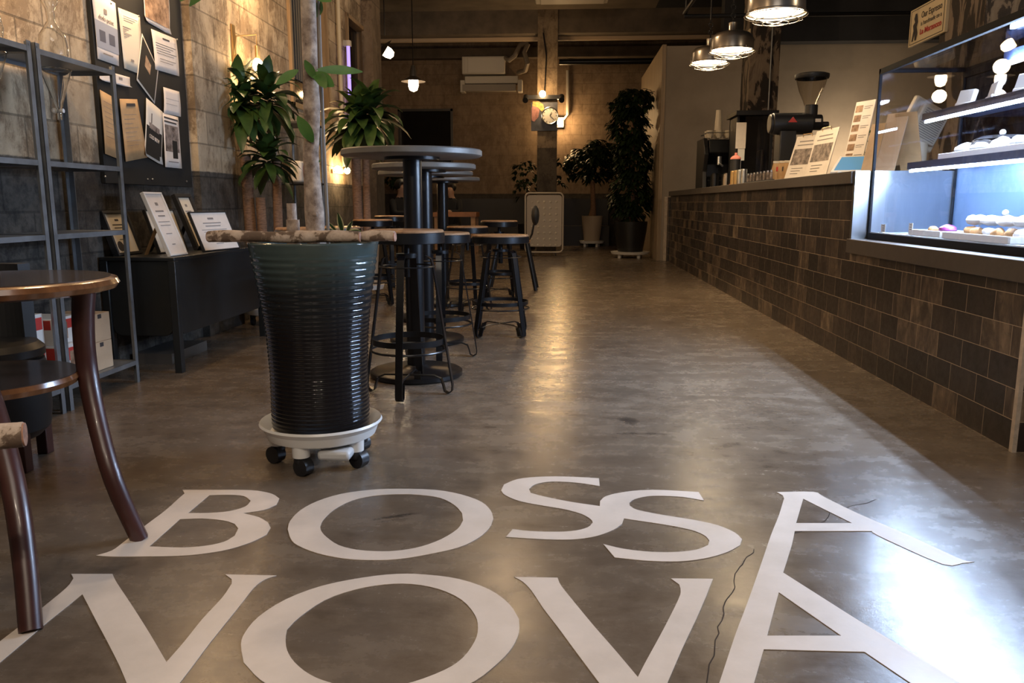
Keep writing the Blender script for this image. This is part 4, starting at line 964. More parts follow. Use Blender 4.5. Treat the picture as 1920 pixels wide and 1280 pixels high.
tag(b.to('white_pipe', 'acw'), 'thin pale pipe bending on the back wall right of the pillar', 'pipe')
tag(B().box(PY(1003, 0, 13).x, PY(1142, 0, 13).x, 12.4, 13.3, 3.99, 4.3).box(PY(1012, 0, 13).x, PY(1135, 0, 13).x, 12.5, 13.2, 3.96, 4.0).to('ceiling_cassette', mat('cassette', (.33, .28, .22), .6), bev=.02), 'boxy ceiling air unit seen at the top edge before the pillar', 'air conditioner')

# ================================================================= LEFT SIDE: RACKS
def rack(y0_, y1_, label):
    t = thing('metal_rack', label, 'shelf rack', (-2.3, (y0_ + y1_) / 2, 0), 0, 'galvanised racks by the left wall')
    xf, xb = -2.15, -2.43; H_ = 1.545
    for x in (xf, xb):
        for y in (y0_, y1_):
            sx = -1 if x == xf else 1; sy = 1 if y == y0_ else -1
            B().box(min(x, x + sx * .028), max(x, x + sx * .028), min(y, y + sy * .003), max(y, y + sy * .003), 0, H_).box(min(x, x + sx * .003), max(x, x + sx * .003), min(y, y + sy * .028), max(y, y + sy * .028), 0, H_).cyl((x + sx * .004 - sx * .006, y + sy * .014, H_ - .015), (x + sx * .004, y + sy * .014, H_ - .015), .005, seg=8).to('post', 'zinc', t)
    for z in (.115, .77, 1.075, H_ - .02):
        b = B(); b.box(xb + .003, xf - .003, y0_ + .003, y1_ - .003, z - .004, z)
        b.box(xf - .006, xf - .001, y0_ + .003, y1_ - .003, z - .022, z).box(xb + .001, xb + .006, y0_ + .003, y1_ - .003, z - .022, z)
        b.box(xb, xf, y0_ + .003, y0_ + .007, z - .022, z).box(xb, xf, y1_ - .007, y1_ - .003, z - .022, z)
        b.to('shelf', 'zinc', t)
    return t
rack(3.27, 3.86, 'galvanised rack nearer the black console, open below its top shelf')
rack(2.62, 3.245, 'galvanised rack cut by the left edge of the photo, behind the round table')
def dripper(px, py, Y, label):
    q = PY(px, py, Y); x = max(-2.4, min(-2.2, q.x)); t = thing('glass_dripper', label, 'coffee dripper', (x, Y, 1.53), 0, 'glass cold drip towers on the metal racks')
    B().lathe([(.062, -.06), (.058, -.075), (.018, -.20), (.010, -.235), (.010, -.27), (.007, -.27), (.007, -.235), (.015, -.20), (.055, -.075), (.059, -.06), (.062, -.06)], seg=28).to('cone', 'glassw', t, world=False)
    B().ring((0, 0, -.06), .062, .003, 28, 6).to('cone_rim', 'glassw', t, world=False)
    B().cyl((-.02, 0, -.232), (.02, 0, -.232), .009, seg=12).sph((-.022, 0, -.232), .013).to('valve', 'white', t, world=False)
    B().lathe([(.055, .0), (.060, .03), (.052, .08), (.03, .115), (.016, .14), (.02, .19), (.034, .22), (.03, .25), (.008, .27), (.005, .267), (.027, .247), (.031, .22), (.017, .19), (.013, .14), (.027, .115), (.049, .08), (.057, .03), (.052, 0), (.055, 0)], seg=28).to('dome', 'glassw', t, world=False)
    return t
dripper(44, 160, 3.06, 'clear glass cold drip tower with white valve on the left rack')
dripper(118, 160, 3.47, 'clear glass cold drip tower on the rack nearer the notice board')
# boxes on the bottom shelves
def carton(x0, x1, y0_, y1_, z0, z1, label, red):
    t = thing('printed_carton', label, 'box', ((x0 + x1) / 2, (y0_ + y1_) / 2, z0))
    B().box(x0, x1, y0_, y1_, z0, z1).to('carton', 'white', t, bev=.002)
    h = z1 - z0
    b = B(); b.box(x1, x1 + .001, y0_ + .01, y1_ - .01, z0 + h * .55, z0 + h * .9).box(x0 + .01, x1 - .01, y0_ - .001, y0_, z0 + h * .6, z0 + h * .95)
    b.to('red_panel', 'red', t)
    b = B(); b.box(x1, x1 + .0015, y0_ + .08, y1_ - .08, z0 + h * .18, z0 + h * .8).to('photo_print', 'photow', t)
    b = B()
    for k in range(6): b.box(x1, x1 + .0015, y0_ + .02 + k * .008, y0_ + .025 + k * .008, z0 + .02, z0 + .05)
    b.to('barcode', 'ink', t)
carton(-2.42, -2.2, 3.0, 3.22, .116, .29, 'white and red printed carton at the bottom of the left rack', 1)
carton(-2.42, -2.2, 3.02, 3.22, .291, .44, 'white and red printed carton stacked upper on the left rack', 1)
carton(-2.42, -2.2, 3.30, 3.5, .116, .28, 'printed carton with red cup picture on the rack beside the cardboard boxes', 1)
carton(-2.42, -2.22, 3.31, 3.49, .281, .40, 'printed carton on top of the red cup carton', 1)
for k in range(2):
    t = thing('cardboard_box', ('lower' if k == 0 else 'upper') + ' plain cardboard box of the pair at the right end of the rack', 'box', (-2.28, 3.6, .116 + k * .135))
    B().box(-2.40, -2.19, 3.53, 3.70, .116 + k * .135, .116 + k * .135 + .134).to('carton', 'card', t, bev=.002)
    B().box(-2.1905, -2.1895, 3.60, 3.63, .116 + k * .135 + .11, .116 + k * .135 + .13).to('tab', 'ink', t)

# ================================================================= CONSOLE
CN = thing('console_cabinet', 'low black metal console with rounded panels against the left wall', 'cabinet', (-2.23, 4.7, 0))
cx0, cx1, cy0, cy1, cz = -2.44, -2.03, 4.07, 5.32, .62
b = B(); b.box(cx0, cx1, cy0, cy1, cz - .02, cz); b.to('top', 'graymet', CN, bev=.004)
for x in (cx0, cx1 - .04):
    for y in (cy0, cy1 - .04): B().box(x, x + .04, y, y + .04, 0, cz - .02).to('leg', 'graymet', CN, bev=.003)
def rounded(w, h, r, n=5):
    P = []
    for cx, cy, a0 in ((w / 2 - r, -h / 2 + r, -PI / 2), (w / 2, h / 2, 0), (-w / 2, h / 2, 0), (-w / 2 + r, -h / 2 + r, PI)):
        if cy > 0: P.append((cx, cy)); continue
        for i in range(n + 1): a = a0 + PI / 2 * i / n; P.append((cx + r * math.cos(a), cy + r * math.sin(a)))
    return P
B().poly([Vector(((cx0 + cx1) / 2 + x, cy0 + .012, .40 + z)) for x, z in rounded(cx1 - cx0 - .08, .40, .05)], Vector((0, .02, 0))).to('end_panel', 'graymet', CN, bev=.003)
B().poly([Vector((cx1 - .03, (cy0 + cy1) / 2 + y, .40 + z)) for y, z in rounded(cy1 - cy0 - .08, .40, .06)], Vector((.015, 0, 0))).to('front_panel', 'graymet', CN, bev=.003)
B().box(cx0 + .02, cx1 - .04, cy0 + .04, cy1 - .04, .21, .23).to('bottom_shelf', 'graymet', CN)
tag(B().box(-2.42, -2.2, 4.3, 4.75, 0, .06).to('baseboard_heater', mat('vent', (.10, .09, .08), .5)), 'dark low strip on the floor under the console', 'heater')

# frames on the console
def picframe(BL, rz, lean, w, h, label, m_, border, inner='paper', th=.03, kind=0, z0=.624):
    a = Vector((BL[0], BL[1], z0)); mm, _b = board_at(a, D2(rz), D2(lean), w, h); u = Vector((0, w, 0))
    n = (mm.to_3x3() @ Vector((0, 0, 1)))
    t = thing('picture_frame', label, 'frame', a + u / 2)
    e = border; b = B()
    for x0, x1, y0_, y1_ in ((-w / 2, w / 2, -h / 2, -h / 2 + e), (-w / 2, w / 2, h / 2 - e, h / 2), (-w / 2, -w / 2 + e, -h / 2 + e, h / 2 - e), (w / 2 - e, w / 2, -h / 2 + e, h / 2 - e)):
        b.box(x0, x1, y0_, y1_, -th, 0, mm)
    b.to('frame_border', m_, t, bev=.002)
    B().box(-w / 2 + e * .8, w / 2 - e * .8, -h / 2 + e * .8, h / 2 - e * .8, -th * .95, -th * .35, mm).to('certificate', inner, t)
    zt_ = -th * .35 + (.001 if th > 0 else -.001); iw, ih = w - 2 * e, h - 2 * e
    b = B()
    for k, (yy, ww, hh) in enumerate(((.34, .16, .05), (.22, .5, .022), (.14, .42, .022), (.04, .7, .010), (-.02, .62, .010), (-.16, .36, .012), (-.34, .2, .014))):
        b.box(-iw * ww / 2, iw * ww / 2, ih * (yy - hh / 2), ih * (yy + hh / 2), zt_ - .0005, zt_ + .0005, mm)
    if kind == 1: b.cyl(mm @ Vector((-iw * .25, -ih * .33, zt_ - .0008)), mm @ Vector((-iw * .25, -ih * .33, zt_ + .0008)), iw * .13, seg=16)
    b.to('print', 'ink' if kind == 1 else 'inkg', t)
    # strut foot so that it stands
    s0 = mm @ Vector((0, h * .1, -th)); g = Vector((s0.x - n.x * .10 * (1 if th > 0 else -1), s0.y - n.y * .10 * (1 if th > 0 else -1), z0))
    B().tube([s0, g], .01, 4, flat=(2.2, .3)).to('strut', 'kraft' if m_ == 'whitepaint' else 'boardb', t)
    return t
picframe((-2.36, 4.13), 90, 18, .25, .25, 'black box frame with cream certificate and dark seal, leftmost on the console', 'blackmat', .016, 'creamw', .035, 1)
picframe((-2.235, 4.33), 84, 18, .28, .255, 'black frame half hidden behind the tall white frame', 'blackmat', .008, 'creamw', .02)
picframe((-2.07, 4.12), 89, 21, .19, .36, 'tall white frame with propping strut, leaning at the console front', 'whitepaint', .012, 'paper', .022)
picframe((-2.20, 4.72), 82, 22, .163, .36, 'tall black frame with deep border at the back of the console', 'blackmat', .022, 'creamw', .03)
picframe((-2.066, 4.52), 82, 21, .39, .245, 'thin black landscape certificate frame at the right end of the console', 'blackmat', .007, 'paper', .018)

# ================================================================= NOTICE BOARD
nb0, nb1 = PX(176, 200, LX + .03), PX(345, 200, LX + .03)
ny0, ny1 = 4.17, 5.18
NB = thing('notice_board', 'large black notice board on the left wall covered in pinned papers', 'notice board', (LX, (ny0 + ny1) / 2, 1.0))
B().box(LX + .002, LX + .025, ny0, ny1, 1.005, 2.35).to('board', 'boardb', NB, bev=.002)
b = B()
for px, py in ((197, 331), (277, 336), (286, 336), (350, 340), (332, 74), (208, 6), (260, 30)):
    q = PX(px, py, LX + .03); b.sph(q, .006, seg=8)
b.to('push_pin', 'steel', NB)
pc = [0]
def paper(cs, label, m_='paper', prints=(), cat='paper', grp=None, lift=None):
    pc[0] += 1; X_ = LX + (.027 + .0012 * pc[0] if lift is None else lift)
    P = [PX(x, y, X_) for x, y in cs]     # TL TR BR BL
    c = sum(P, Vector()) / 4
    t = thing('pinned_paper', label, cat, (X_, c.y, min(p.z for p in P)))
    def bl(u, v): return (P[0] * (1 - u) + P[1] * u) * (1 - v) + (P[3] * (1 - u) + P[2] * u) * v
    b = B(); n = 6; g = [[None] * (n + 1) for _ in range(n + 1)]
    for i in range(n + 1):
        for j in range(n + 1):
            q = bl(i / n, j / n); q.x += .006 * math.sin(PI * j / n) * (pc[0] % 2) * .6 + .012 * (i in (0, n)) * (j == n) * (pc[0] % 3 == 0)
            g[i][j] = b.b.verts.new(q)
    for i in range(n):
        for j in range(n): b.b.faces.new((g[i][j], g[i + 1][j], g[i + 1][j + 1], g[i][j + 1]))
    o = b.to('sheet', m_, t); so = o.modifiers.new('s', 'SOLIDIFY'); so.thickness = .0006
    for pi_, (u0, v0, u1, v1, mm) in enumerate(prints):
        b = B(); k = .0035 * (pc[0] % 2) + .0008 + .0004 * pi_
        b.poly([bl(u, v) + Vector((k, 0, 0)) for u, v in ((u0, v0), (u1, v0), (u1, v1), (u0, v1))], Vector((.0003, 0, 0))); b.to('print', mm, t, smooth=0)
    return t, bl, X_
def lines(n, v0, v1, u0=.15, u1=.85, m_='inkg', th=.012):
    return [(u0, v0 + (v1 - v0) * k / max(1, n - 1), u1 - (.12 * ((k * 7) % 3)), v0 + (v1 - v0) * k / max(1, n - 1) + th, m_) for k in range(n)]
def ptext(t, bl, X_, s, u, v, size, m_, width=None, rot=0):
    a, c = bl(u, v), bl(u + .1, v)
    uu = (c - a); vv = Vector((0, 0, 1)); mm = frame_mtx(Vector((X_ + .006, a.y, a.z)), Vector((0, uu.y, uu.z * 1.0)), vv)
    text(s, size, mm, 'lettering', m_, t, width)
t, bl, X_ = paper([(170, -22), (216, 6), (223, 124), (183, 110)], 'white poster with blue middle band and two dark squares, top left of the board', 'paper', [(0, .42, 1, .82, 'blueprint'), (.16, .55, .42, .72, 'bluedk'), (.58, .55, .84, .72, 'bluedk'), (.44, .2, .56, .28, 'inkg'), (.25, .88, .7, .9, 'inkg')], 'poster')
ptext(t, bl, X_, 'dodo point', .5, .36, .035, 'inkg', .14)
t, bl, X_ = paper([(221, 14), (262, 30), (270, 142), (233, 128)], 'tall cream sheet with short lines of text, second from left at the top', 'creamw', lines(3, .10, .17, .2, .85) + lines(6, .28, .45, .12, .5) + [(.35, .8, .5, .84, 'inkg')])
paper([(267, -22), (316, -10), (318, 65), (271, 38)], 'photo print of pale cups on brown, at the top of the board', 'paper', [(.02, 0, .97, .88, 'photow')], 'poster')
t, bl, X_ = paper([(266, 62), (297, 131), (290, 195), (256, 150)], 'dark slanted drinks poster with white edge, centre of the board', 'paperg', [(.04, .04, .95, .95, 'boardb'), (.3, .25, .6, .5, 'photow')], 'poster')
paper([(283, 54), (330, 73), (336, 143), (291, 130)], 'white typed letter near the right edge of the board', 'paper', [(.4, .12, .68, .16, 'ink')] + lines(5, .3, .55, .1, .92, 'ink') + lines(2, .68, .75, .2, .85, 'ink'))
paper([(186, 129), (243, 145), (244, 164), (187, 150)], 'small white landscape card with stamps, left of the board', 'paper', [(.15, .2, .25, .4, 'inkg'), (.62, .25, .74, .5, 'inkg')])
paper([(187, 168), (219, 186), (226, 300), (197, 288)], 'kraft paper menu curling at the lower left of the board', 'kraft', lines(8, .15, .7, .12, .8, 'inkg', .006), 'menu')
t, bl, X_ = paper([(224, 185), (257, 186), (277, 295), (236, 303)], 'kraft paper menu right of its twin behind the rack post', 'kraft', lines(8, .25, .75, .12, .8, 'inkg', .006) + [(.3, .07, .8, .12, 'ink')], 'menu')
t, bl, X_ = paper([(274, 183), (305, 210), (302, 309), (270, 290)], 'cold brew poster with dark skyline photo, tilted near the right of the board', 'paperg', [(.05, .45, .95, .96, 'boardb'), (.3, .2, .34, .5, 'ink'), (.2, .38, .8, .48, 'photod')], 'poster')
ptext(t, bl, X_, 'COLD BREW', .5, .62, .032, 'paper', .115)
t, bl, X_ = paper([(305, 211), (334, 220), (341, 316), (310, 313)], 'pale poster of a dark bottle by a window, lower right of the board', 'paper', [(.08, .2, .92, .7, 'photod'), (.5, .48, .8, .82, 'boardb')] + lines(2, .06, .13, .05, .95, 'ink', .03) + lines(1, .88, .9, .2, .8, 'inkg', .02), 'poster')
paper([(306, 163), (336, 172), (339, 219), (307, 212)], 'small curled white note above the bottle poster', 'paper', lines(2, .4, .6, .1, .9))

# ================================================================= PLANTS
def big_canes(c, potr, poth, canes, label, crown, potm='potc', leafm='leaf', seedv=1, name='dracaena', saucer=True):
    rnd = random.Random(seedv)
    t = thing(name, label, 'plant', c)
    z0 = .14 if saucer else 0
    if saucer:
        B().lathe([(0, .085), (potr * 1.15, .085), (potr * 1.25, .13), (potr * 1.2, .13), (potr * 1.1, .1), (0, .1)], seg=32).to('saucer', 'white', t, world=False)
        for k in range(4):
            a = k * PI / 2 + .5; q = (potr * .85 * math.cos(a), potr * .85 * math.sin(a))
            B().cyl((q[0] - .012, q[1], .028), (q[0] + .012, q[1], .028), .028, seg=14).cyl((q[0], q[1], .05), (q[0], q[1], .09), .02, seg=10).to('caster', 'blackpl', t, world=False)
    B().lathe([(0, z0 - .03), (potr * .72, z0 - .03), (potr * .8, z0), (potr, z0 + poth), (potr * .93, z0 + poth), (potr * .9, z0 + poth - .04), (0, z0 + poth - .04)], seg=36).to('pot', potm, t, world=False)
    fb = B()
    for (dx, dy, h, r) in canes:
        pts = [(dx * .7, dy * .7, z0 + poth - .05), (dx, dy, h * .5), (dx * 1.1, dy * 1.1, h)]
        B().tube(pts, r, 14, taper=[r * 1.05, r, r * .95]).to('cane', 'cane', t, world=False)
    for (dx, dy, z, n, ln, w) in crown:
        rosette(fb, (dx, dy, z), n, ln, w, -.5, 1.35, 1.5, rnd)
    for v in fb.b.verts:
        if v.co.x + c[0] < LX + .12: v.co.x = LX + .12 - c[0] + .03 * math.sin(v.co.z * 40)
    fb.to('foliage', leafm, t, world=False)
    return t
# dracaena behind the console end
dc = PZ(462, 612)
DYY = 5.85; DXX = -2.2
def lx(px, Y): return PY(px, 300, Y).x - DXX
def lzz(py, Y=DYY): return PY(480, py, Y).z
big_canes((DXX, DYY, 0), .15, .38, [(lx(463, DYY), 0, lzz(290), .042), (lx(488, DYY), -.03, lzz(370), .036), (lx(508, DYY), .08, lzz(300), .035)],
          'cane plant with broad glossy leaves rising behind the console end', [(lx(455, DYY), 0, lzz(195), 56, .40, .050), (lx(425, DYY), -.03, lzz(175), 30, .30, .044), (lx(505, DYY), .02, lzz(185), 40, .36, .046), (lx(500, DYY), .0, lzz(300), 44, .30, .042)], 'white', 'leaf', 3)
FY = 7.6; FX = PY(675, 300, FY).x
big_canes((FX, FY, 0), .16, .4, [(PY(668, 300, FY).x - FX, 0, PY(668, 262, FY).z, .045), (PY(684, 300, FY).x - FX, .02, PY(684, 275, FY).z, .035)],
          'far cane plant with drooping broad leaves behind the first bar table', [(0, 0, PY(680, 232, FY).z, 60, .48, .066), (.12, 0, PY(680, 215, FY).z, 34, .42, .06)], 'potc', 'leaf', 9)
# leafy trees at the back right
def leafy_tree(c, potr, poth, h, trunk, blobs, label, potm, name, leafs, ls, seedv, saucer=True, z0=.1):
    rnd = random.Random(seedv); t = thing(name, label, 'plant', c)
    if saucer:
        B().lathe([(0, z0 * .6), (potr * 1.1, z0 * .6), (potr * 1.18, z0), (0, z0)], seg=28).to('saucer', 'white', t, world=False)
        for k in range(4):
            a = k * PI / 2 + .6; q = (potr * .8 * math.cos(a), potr * .8 * math.sin(a))
            B().cyl((q[0], q[1], 0), (q[0], q[1], z0 * .6), .03, seg=12).to('caster', 'white', t, world=False)
    B().lathe([(0, z0), (potr * .74, z0), (potr * .95, z0 + poth * .7), (potr, z0 + poth), (potr * .9, z0 + poth), (potr * .88, z0 + poth - .04), (0, z0 + poth - .04)], seg=32).to('pot', potm, t, world=False)
    if trunk: B().tube([(0, 0, z0 + poth - .05), (.02, 0, z0 + poth + h * .1), (.0, .02, trunk[0])], trunk[1], 12, taper=[trunk[1] * 1.6, trunk[1], trunk[1] * .8]).to('trunk', 'cane', t, world=False)
    b = B()
    for (dx, dy, dz_, rx, rz_, n) in blobs:
        for i in range(n):
            u = rnd.uniform(-1, 1); az = rnd.uniform(0, 2 * PI); rr_ = rnd.uniform(.35, 1) ** .5; s = math.sqrt(1 - u * u)
            p = Vector((dx + rx * rr_ * s * math.cos(az), dy + rx * rr_ * s * math.sin(az), dz_ + rz_ * rr_ * u))
            for k in range(leafs):
                a = az + rnd.uniform(-1.2, 1.2)
                leafpts(b, p, Vector((math.cos(a), math.sin(a), rnd.uniform(-.7, .4))), Vector((0, 0, 1)), ls * rnd.uniform(.7, 1.2), ls * .2, .2, 1.0, 3)
    for v in b.b.verts:
        v.co.y = min(v.co.y, BY - .04 - c[1])
        if c[1] > 12.8 and c[0] > .9: v.co.x = min(v.co.x, 1.48 - c[0])
    b.to('foliage', 'leafd', t, world=False); return t
TY = 17.0; tx = PY(1112, 300, TY).x
leafy_tree((tx, TY, 0), .22, .52, 1.6, (1.35, .055), [(0, 0, 1.72, .55, .38, 260), (.1, 0, 1.95, .38, .25, 90)], 'round crowned leafy tree in a beige pot before the back wall', 'potc', 'potted_tree', 4, .17, 5, True, .12)
TY = 13.6; tx = PY(1188, 300, TY).x
leafy_tree((tx - .02, TY, 0), .28, .50, 2.2, (2.3, .04), [(0, 0, 2.55, .30, .22, 110), (-.06, 0, 2.15, .30, .32, 160), (0, 0, 1.65, .30, .4, 200), (.0, 0, 1.05, .34, .45, 240), (-.15, 0, 2.5, .2, .12, 20)], 'tall dense dark tree in a black pot beside the wood panel', 'potd', 'potted_tree', 4, .15, 6, True, .10)
TY = 15.9; tx = PY(990, 300, TY).x
leafy_tree((tx, TY, 0), .2, .5, 1.0, (1.2, .03), [(-.02, 0, 1.35, .28, .42, 60), (.65, .1, 1.5, .18, .30, 18)], 'dark bushy plant half hidden behind the clock pillar', 'potd', 'potted_plant', 4, .13, 8, False, 0)
TY = 17.2; tx = PY(780, 300, TY).x
leafy_tree((tx - .3, TY, 0), .2, .5, 1.0, (1.2, .03), [(0, 0, 1.45, .6, .22, 120)], 'row of low greenery under the back window', 'potd', 'potted_plant', 4, .15, 10, False, 0)

# small metal stand further along the wall
t = thing('metal_stand', 'slim metal stand with two small shelves on the left wall, beyond the cane plant', 'stand', (-2.3, 7.0, 0))
for x, y in ((-2.42, 6.75), (-2.16, 6.75), (-2.42, 7.2), (-2.16, 7.2)): B().cyl((x, y, 0), (x, y, 1.58), .012, seg=8).to('post', 'zinc', t)
for z in (.45, 1.06, 1.56): B().box(-2.43, -2.15, 6.74, 7.21, z, z + .015).to('shelf', 'blackmat', t)
t = thing('snack_bag', 'red and white printed bag lying on the slim metal stand', 'bag', (-2.28, 6.95, 1.076))
b = B().box(-2.34, -2.24, 6.85, 7.08, 1.076, 1.26); b.to('bag_body', 'paperg', t, bev=.02)
B().box(-2.238, -2.236, 6.9, 7.03, 1.12, 1.22).to('red_panel', 'red', t)
# big glazed pot with tree
pc_ = PZ(606, 862)
PT = thing('potted_rubber_tree', 'pale barked tree in a tall ribbed dark glazed pot on white wheeled saucer', 'potted tree', (pc_.x, pc_.y, 0))
px_, py_ = 0, 0
sz = .135
def pr_at(t):
    # t 0 bottom .. 1 top ; radius profile read along the pot's side
    pts = [(0, .165), (.03, .168), (.3, .166), (.5, .172), (.7, .187), (.85, .202), (.97, .213), (1, .217)]
    for (a, ra), (b_, rb) in zip(pts, pts[1:]):
        if t <= b_: return ra + (rb - ra) * (t - a) / (b_ - a)
    return pts[-1][1]
potH = .635
prof = [(0, sz - .015), (.155, sz - .015)]
NR = 46
for i in range(NR * 4 + 1):
    t_ = i / (NR * 4); r_ = pr_at(t_)
    amp = .0015 if t_ < .93 else .0004
    if t_ > .62: amp = .0016 if t_ < .93 else .0003
    prof.append((r_ + amp * math.sin(2 * PI * (i / 4 if t_ < .62 else i / 6.5)), sz + potH * t_))
prof += [(.212, sz + potH + .004), (.200, sz + potH + .004), (.192, sz + potH - .01), (.186, sz + potH - .05), (0, sz + potH - .05)]
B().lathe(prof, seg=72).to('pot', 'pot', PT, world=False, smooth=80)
B().lathe([(0, sz + potH - .045), (.188, sz + potH - .045), (.1, sz + potH - .03), (0, sz + potH - .02)], seg=24).to('soil', 'soil', PT, world=False)
sa = B().lathe([(0, sz - .045), (.16, sz - .045), (.185, sz - .02), (.20, sz - .002), (.212, sz + .012), (.208, sz + .02), (.198, sz + .012), (.185, sz - .005), (.175, sz - .016), (0, sz - .016)], seg=56).lathe([(.198, sz - .004), (.192, sz - .022), (.187, sz - .034), (.180, sz - .034), (.182, sz - .02)], seg=56).to('saucer', 'white', PT, world=False)
sa2 = B().box(.03, .14, -.165, -.06, sz - .085, sz - .05).to('water_drawer', mat('clear_drawer', (.6, .6, .6), .3), PT, world=False, bev=.012)
for k in range(5):
    a = -PI / 2 - .17 + k * 2 * PI / 5
    x, y = .155 * math.cos(a), .155 * math.sin(a)
    c_ = B().cyl((x, y, .062), (x, y, sz - .03), .029, .031, seg=20).to('caster_socket', 'white', PT, world=False)
    q = (x + .012 * math.cos(a + 1), y + .012 * math.sin(a + 1))
    B().cyl((q[0] - .008, q[1] - .017, .03), (q[0] + .008, q[1] + .017, .03), .03, seg=24).sph((x, y, .050), .026).to('caster', 'blackpl', PT, world=False)
TZ = sz + potH
def twx(px, py=300, Y=None): return PY(px, py, pc_.y if Y is None else Y).x - pc_.x
def twz(py): return PY(590, py, pc_.y).z
tp = [(596, 470), (592, 440), (590, 400), (585, 330), (583, 285), (586, 250), (584, 200), (582, 140), (580, 70), (578, 0), (577, -80), (575, -180)]
tr = [.033, .031, .032, .027, .026, .024, .028, .025, .0245, .025, .023, .020]
pts = [(twx(x, y), 0, twz(y)) for x, y in tp]
trk = B().tube(pts, .03, 20, taper=tr)
for v in trk.b.verts: v.co += Vector((v.co.x - 0, v.co.y, 0)).normalized() * noise.noise(v.co * 14) * .003
trk.sph((twx(578, 168), -.012, twz(168)), .012).sph((twx(594, 402), -.026, twz(402)), .012, (1, .5, .8))
trk.to('trunk', 'bark', PT, world=False)
B().tube([(twx(607), .02, TZ - .03), (twx(603, 250), .02, twz(250)), (twx(598, 120), .02, twz(120)), (twx(594, 0), .02, twz(-20))], .0055, 8).to('support_cane', mat('grey_stake', (.24, .21, .18), .6), PT, world=False)
B().cyl((twx(533), .05, TZ - .03), (twx(533), .05, twz(381)), .018, .016, seg=14).to('cut_stem', 'bark', PT, world=False)
B().cyl((twx(540), .02, TZ - .03), (twx(540), .02, twz(412)), .023, .022, seg=14).to('cut_stem', 'bark', PT, world=False)
# large oval leaves
lb_ = B()
def oleaf(base, tip, w, depth0=-.03, depth1=-.06):
    a = Vector((twx(*base), depth0, twz(base[1]))); c = Vector((twx(*tip), depth1, twz(tip[1])))
    d = c - a; up = Vector((0, -1, .25))
    leafpts(lb_, a, d, up, d.length, w, .12, .12, 10, ovate=True)
oleaf((592, 268), (570, 220), .020); oleaf((597, 133), (674, 127), .016, -.02, .04); oleaf((592, 140), (637, 165), .022); oleaf((598, 138), (632, 172), .018, -.02, -.12)
oleaf((596, 150), (583, 118), .014); oleaf((563, 133), (522, 158), .016, -.02, -.03); oleaf((590, -25), (632, 10), .03); oleaf((585, 30), (598, 0), .02, .02, .02); oleaf((560, -30), (536, 0), .02)
oleaf((430, -60), (368, 14), .024); oleaf((450, -70), (350, 2), .024); oleaf((605, 300), (609, 305), .004); oleaf((560, -40), (450, -60), .02)
lb_.to('foliage', 'leafl', PT, world=False)
B().tube([(twx(560, 0), 0, twz(-60)), (twx(500, 0), 0, twz(-75)), (twx(430, 0), 0, twz(-60))], .004, 6).tube([(twx(585, 168), 0, twz(170)), (twx(594, 150), -.02, twz(145)), (twx(598, 135), -.02, twz(133))], .0035, 6).to('twig', 'bark', PT, world=False)
# birch logs laid across the pot
def log(p0, p1, r, label, y0=-.02, y1=-.02, hollow=True):
    a = Vector((pc_.x + twx(*p0), pc_.y + y0, TZ + r + .004)); c = Vector((pc_.x + twx(*p1), pc_.y + y1, TZ + r + .004))
    t = thing('birch_log', label, 'log', (a + c) / 2)
    b = B(); n = 18; P = []; T = []
    for i in range(n + 1):
        k = i / n; p = a.lerp(c, k); p.z += .002 * math.sin(k * 9); P.append(p); T.append(r * (1 + .06 * math.sin(k * 17 + p0[0])))
    b.tube(P, r, 20, taper=T)
    for v in b.b.verts: v.co += (v.co - a.lerp(c, max(0, min(1, (v.co - a).dot(c - a) / (c - a).length_squared)))).normalized() * noise.noise(v.co * 22) * .003
    b.to('bark', 'birch', t)
    d = (c - a).normalized()
    B().cyl(c - d * .002, c + d * .003, r * .9, seg=18).to('cut_end', 'endgrain', t); B().cyl(a - d * .003, a + d * .002, r * .85, seg=18).to('cut_end', 'endgrain', t)
    return t
log((420, 446), (688, 452), .0185, 'long mottled birch log lying across the front of the glazed pot', -.12, -.10)
log((560, 446), (746, 447), .0175, 'birch log sticking out right of the glazed pot rim', -.02, -.055)
log((440, 436), (516, 440), .012, 'short pale stick lying behind the long log on the pot rim', .06, .07)
# variegated plantlet
t = thing('variegated_plantlet', 'small cream edged plant growing at the foot of the pale trunk', 'plant', (pc_.x + .08, pc_.y + .06, TZ - .03))
b, c2 = B(), B()
for base, tip, w in (((634, 440), (630, 398), .011), ((632, 440), (606, 425), .007), ((640, 438), (672, 428), .010), ((628, 442), (610, 412), .006), ((640, 440), (655, 412), .008)):
    for bb, ww, off in ((c2, w, 0), (b, w * .62, -.002)):
        a = Vector((pc_.x + twx(*base), pc_.y + .06 + off, PY(base[0], base[1], pc_.y + .06).z)); e = Vector((pc_.x + twx(*tip), pc_.y + .03 + off, PY(tip[0], tip[1], pc_.y + .03).z))
        leafpts(bb, a, e - a, Vector((0, -1, .3)), (e - a).length, ww, .1, .3, 8, ovate=True)
c2.to('leaf_edge', 'leafv', t); b.to('leaf', 'leaf', t)
q = PY(641, 434, pc_.y + .02)
tag(B().box(-.018, .018, -.001, .001, -.013, .013, Matrix.Translation((q.x, q.y, TZ + .02)) @ Matrix.Rotation(.2, 4, 'Y') @ Matrix.Rotation(-.5, 4, 'X')).to('plant_tag', 'white'), 'small white plant tag standing behind the birch logs', 'tag')

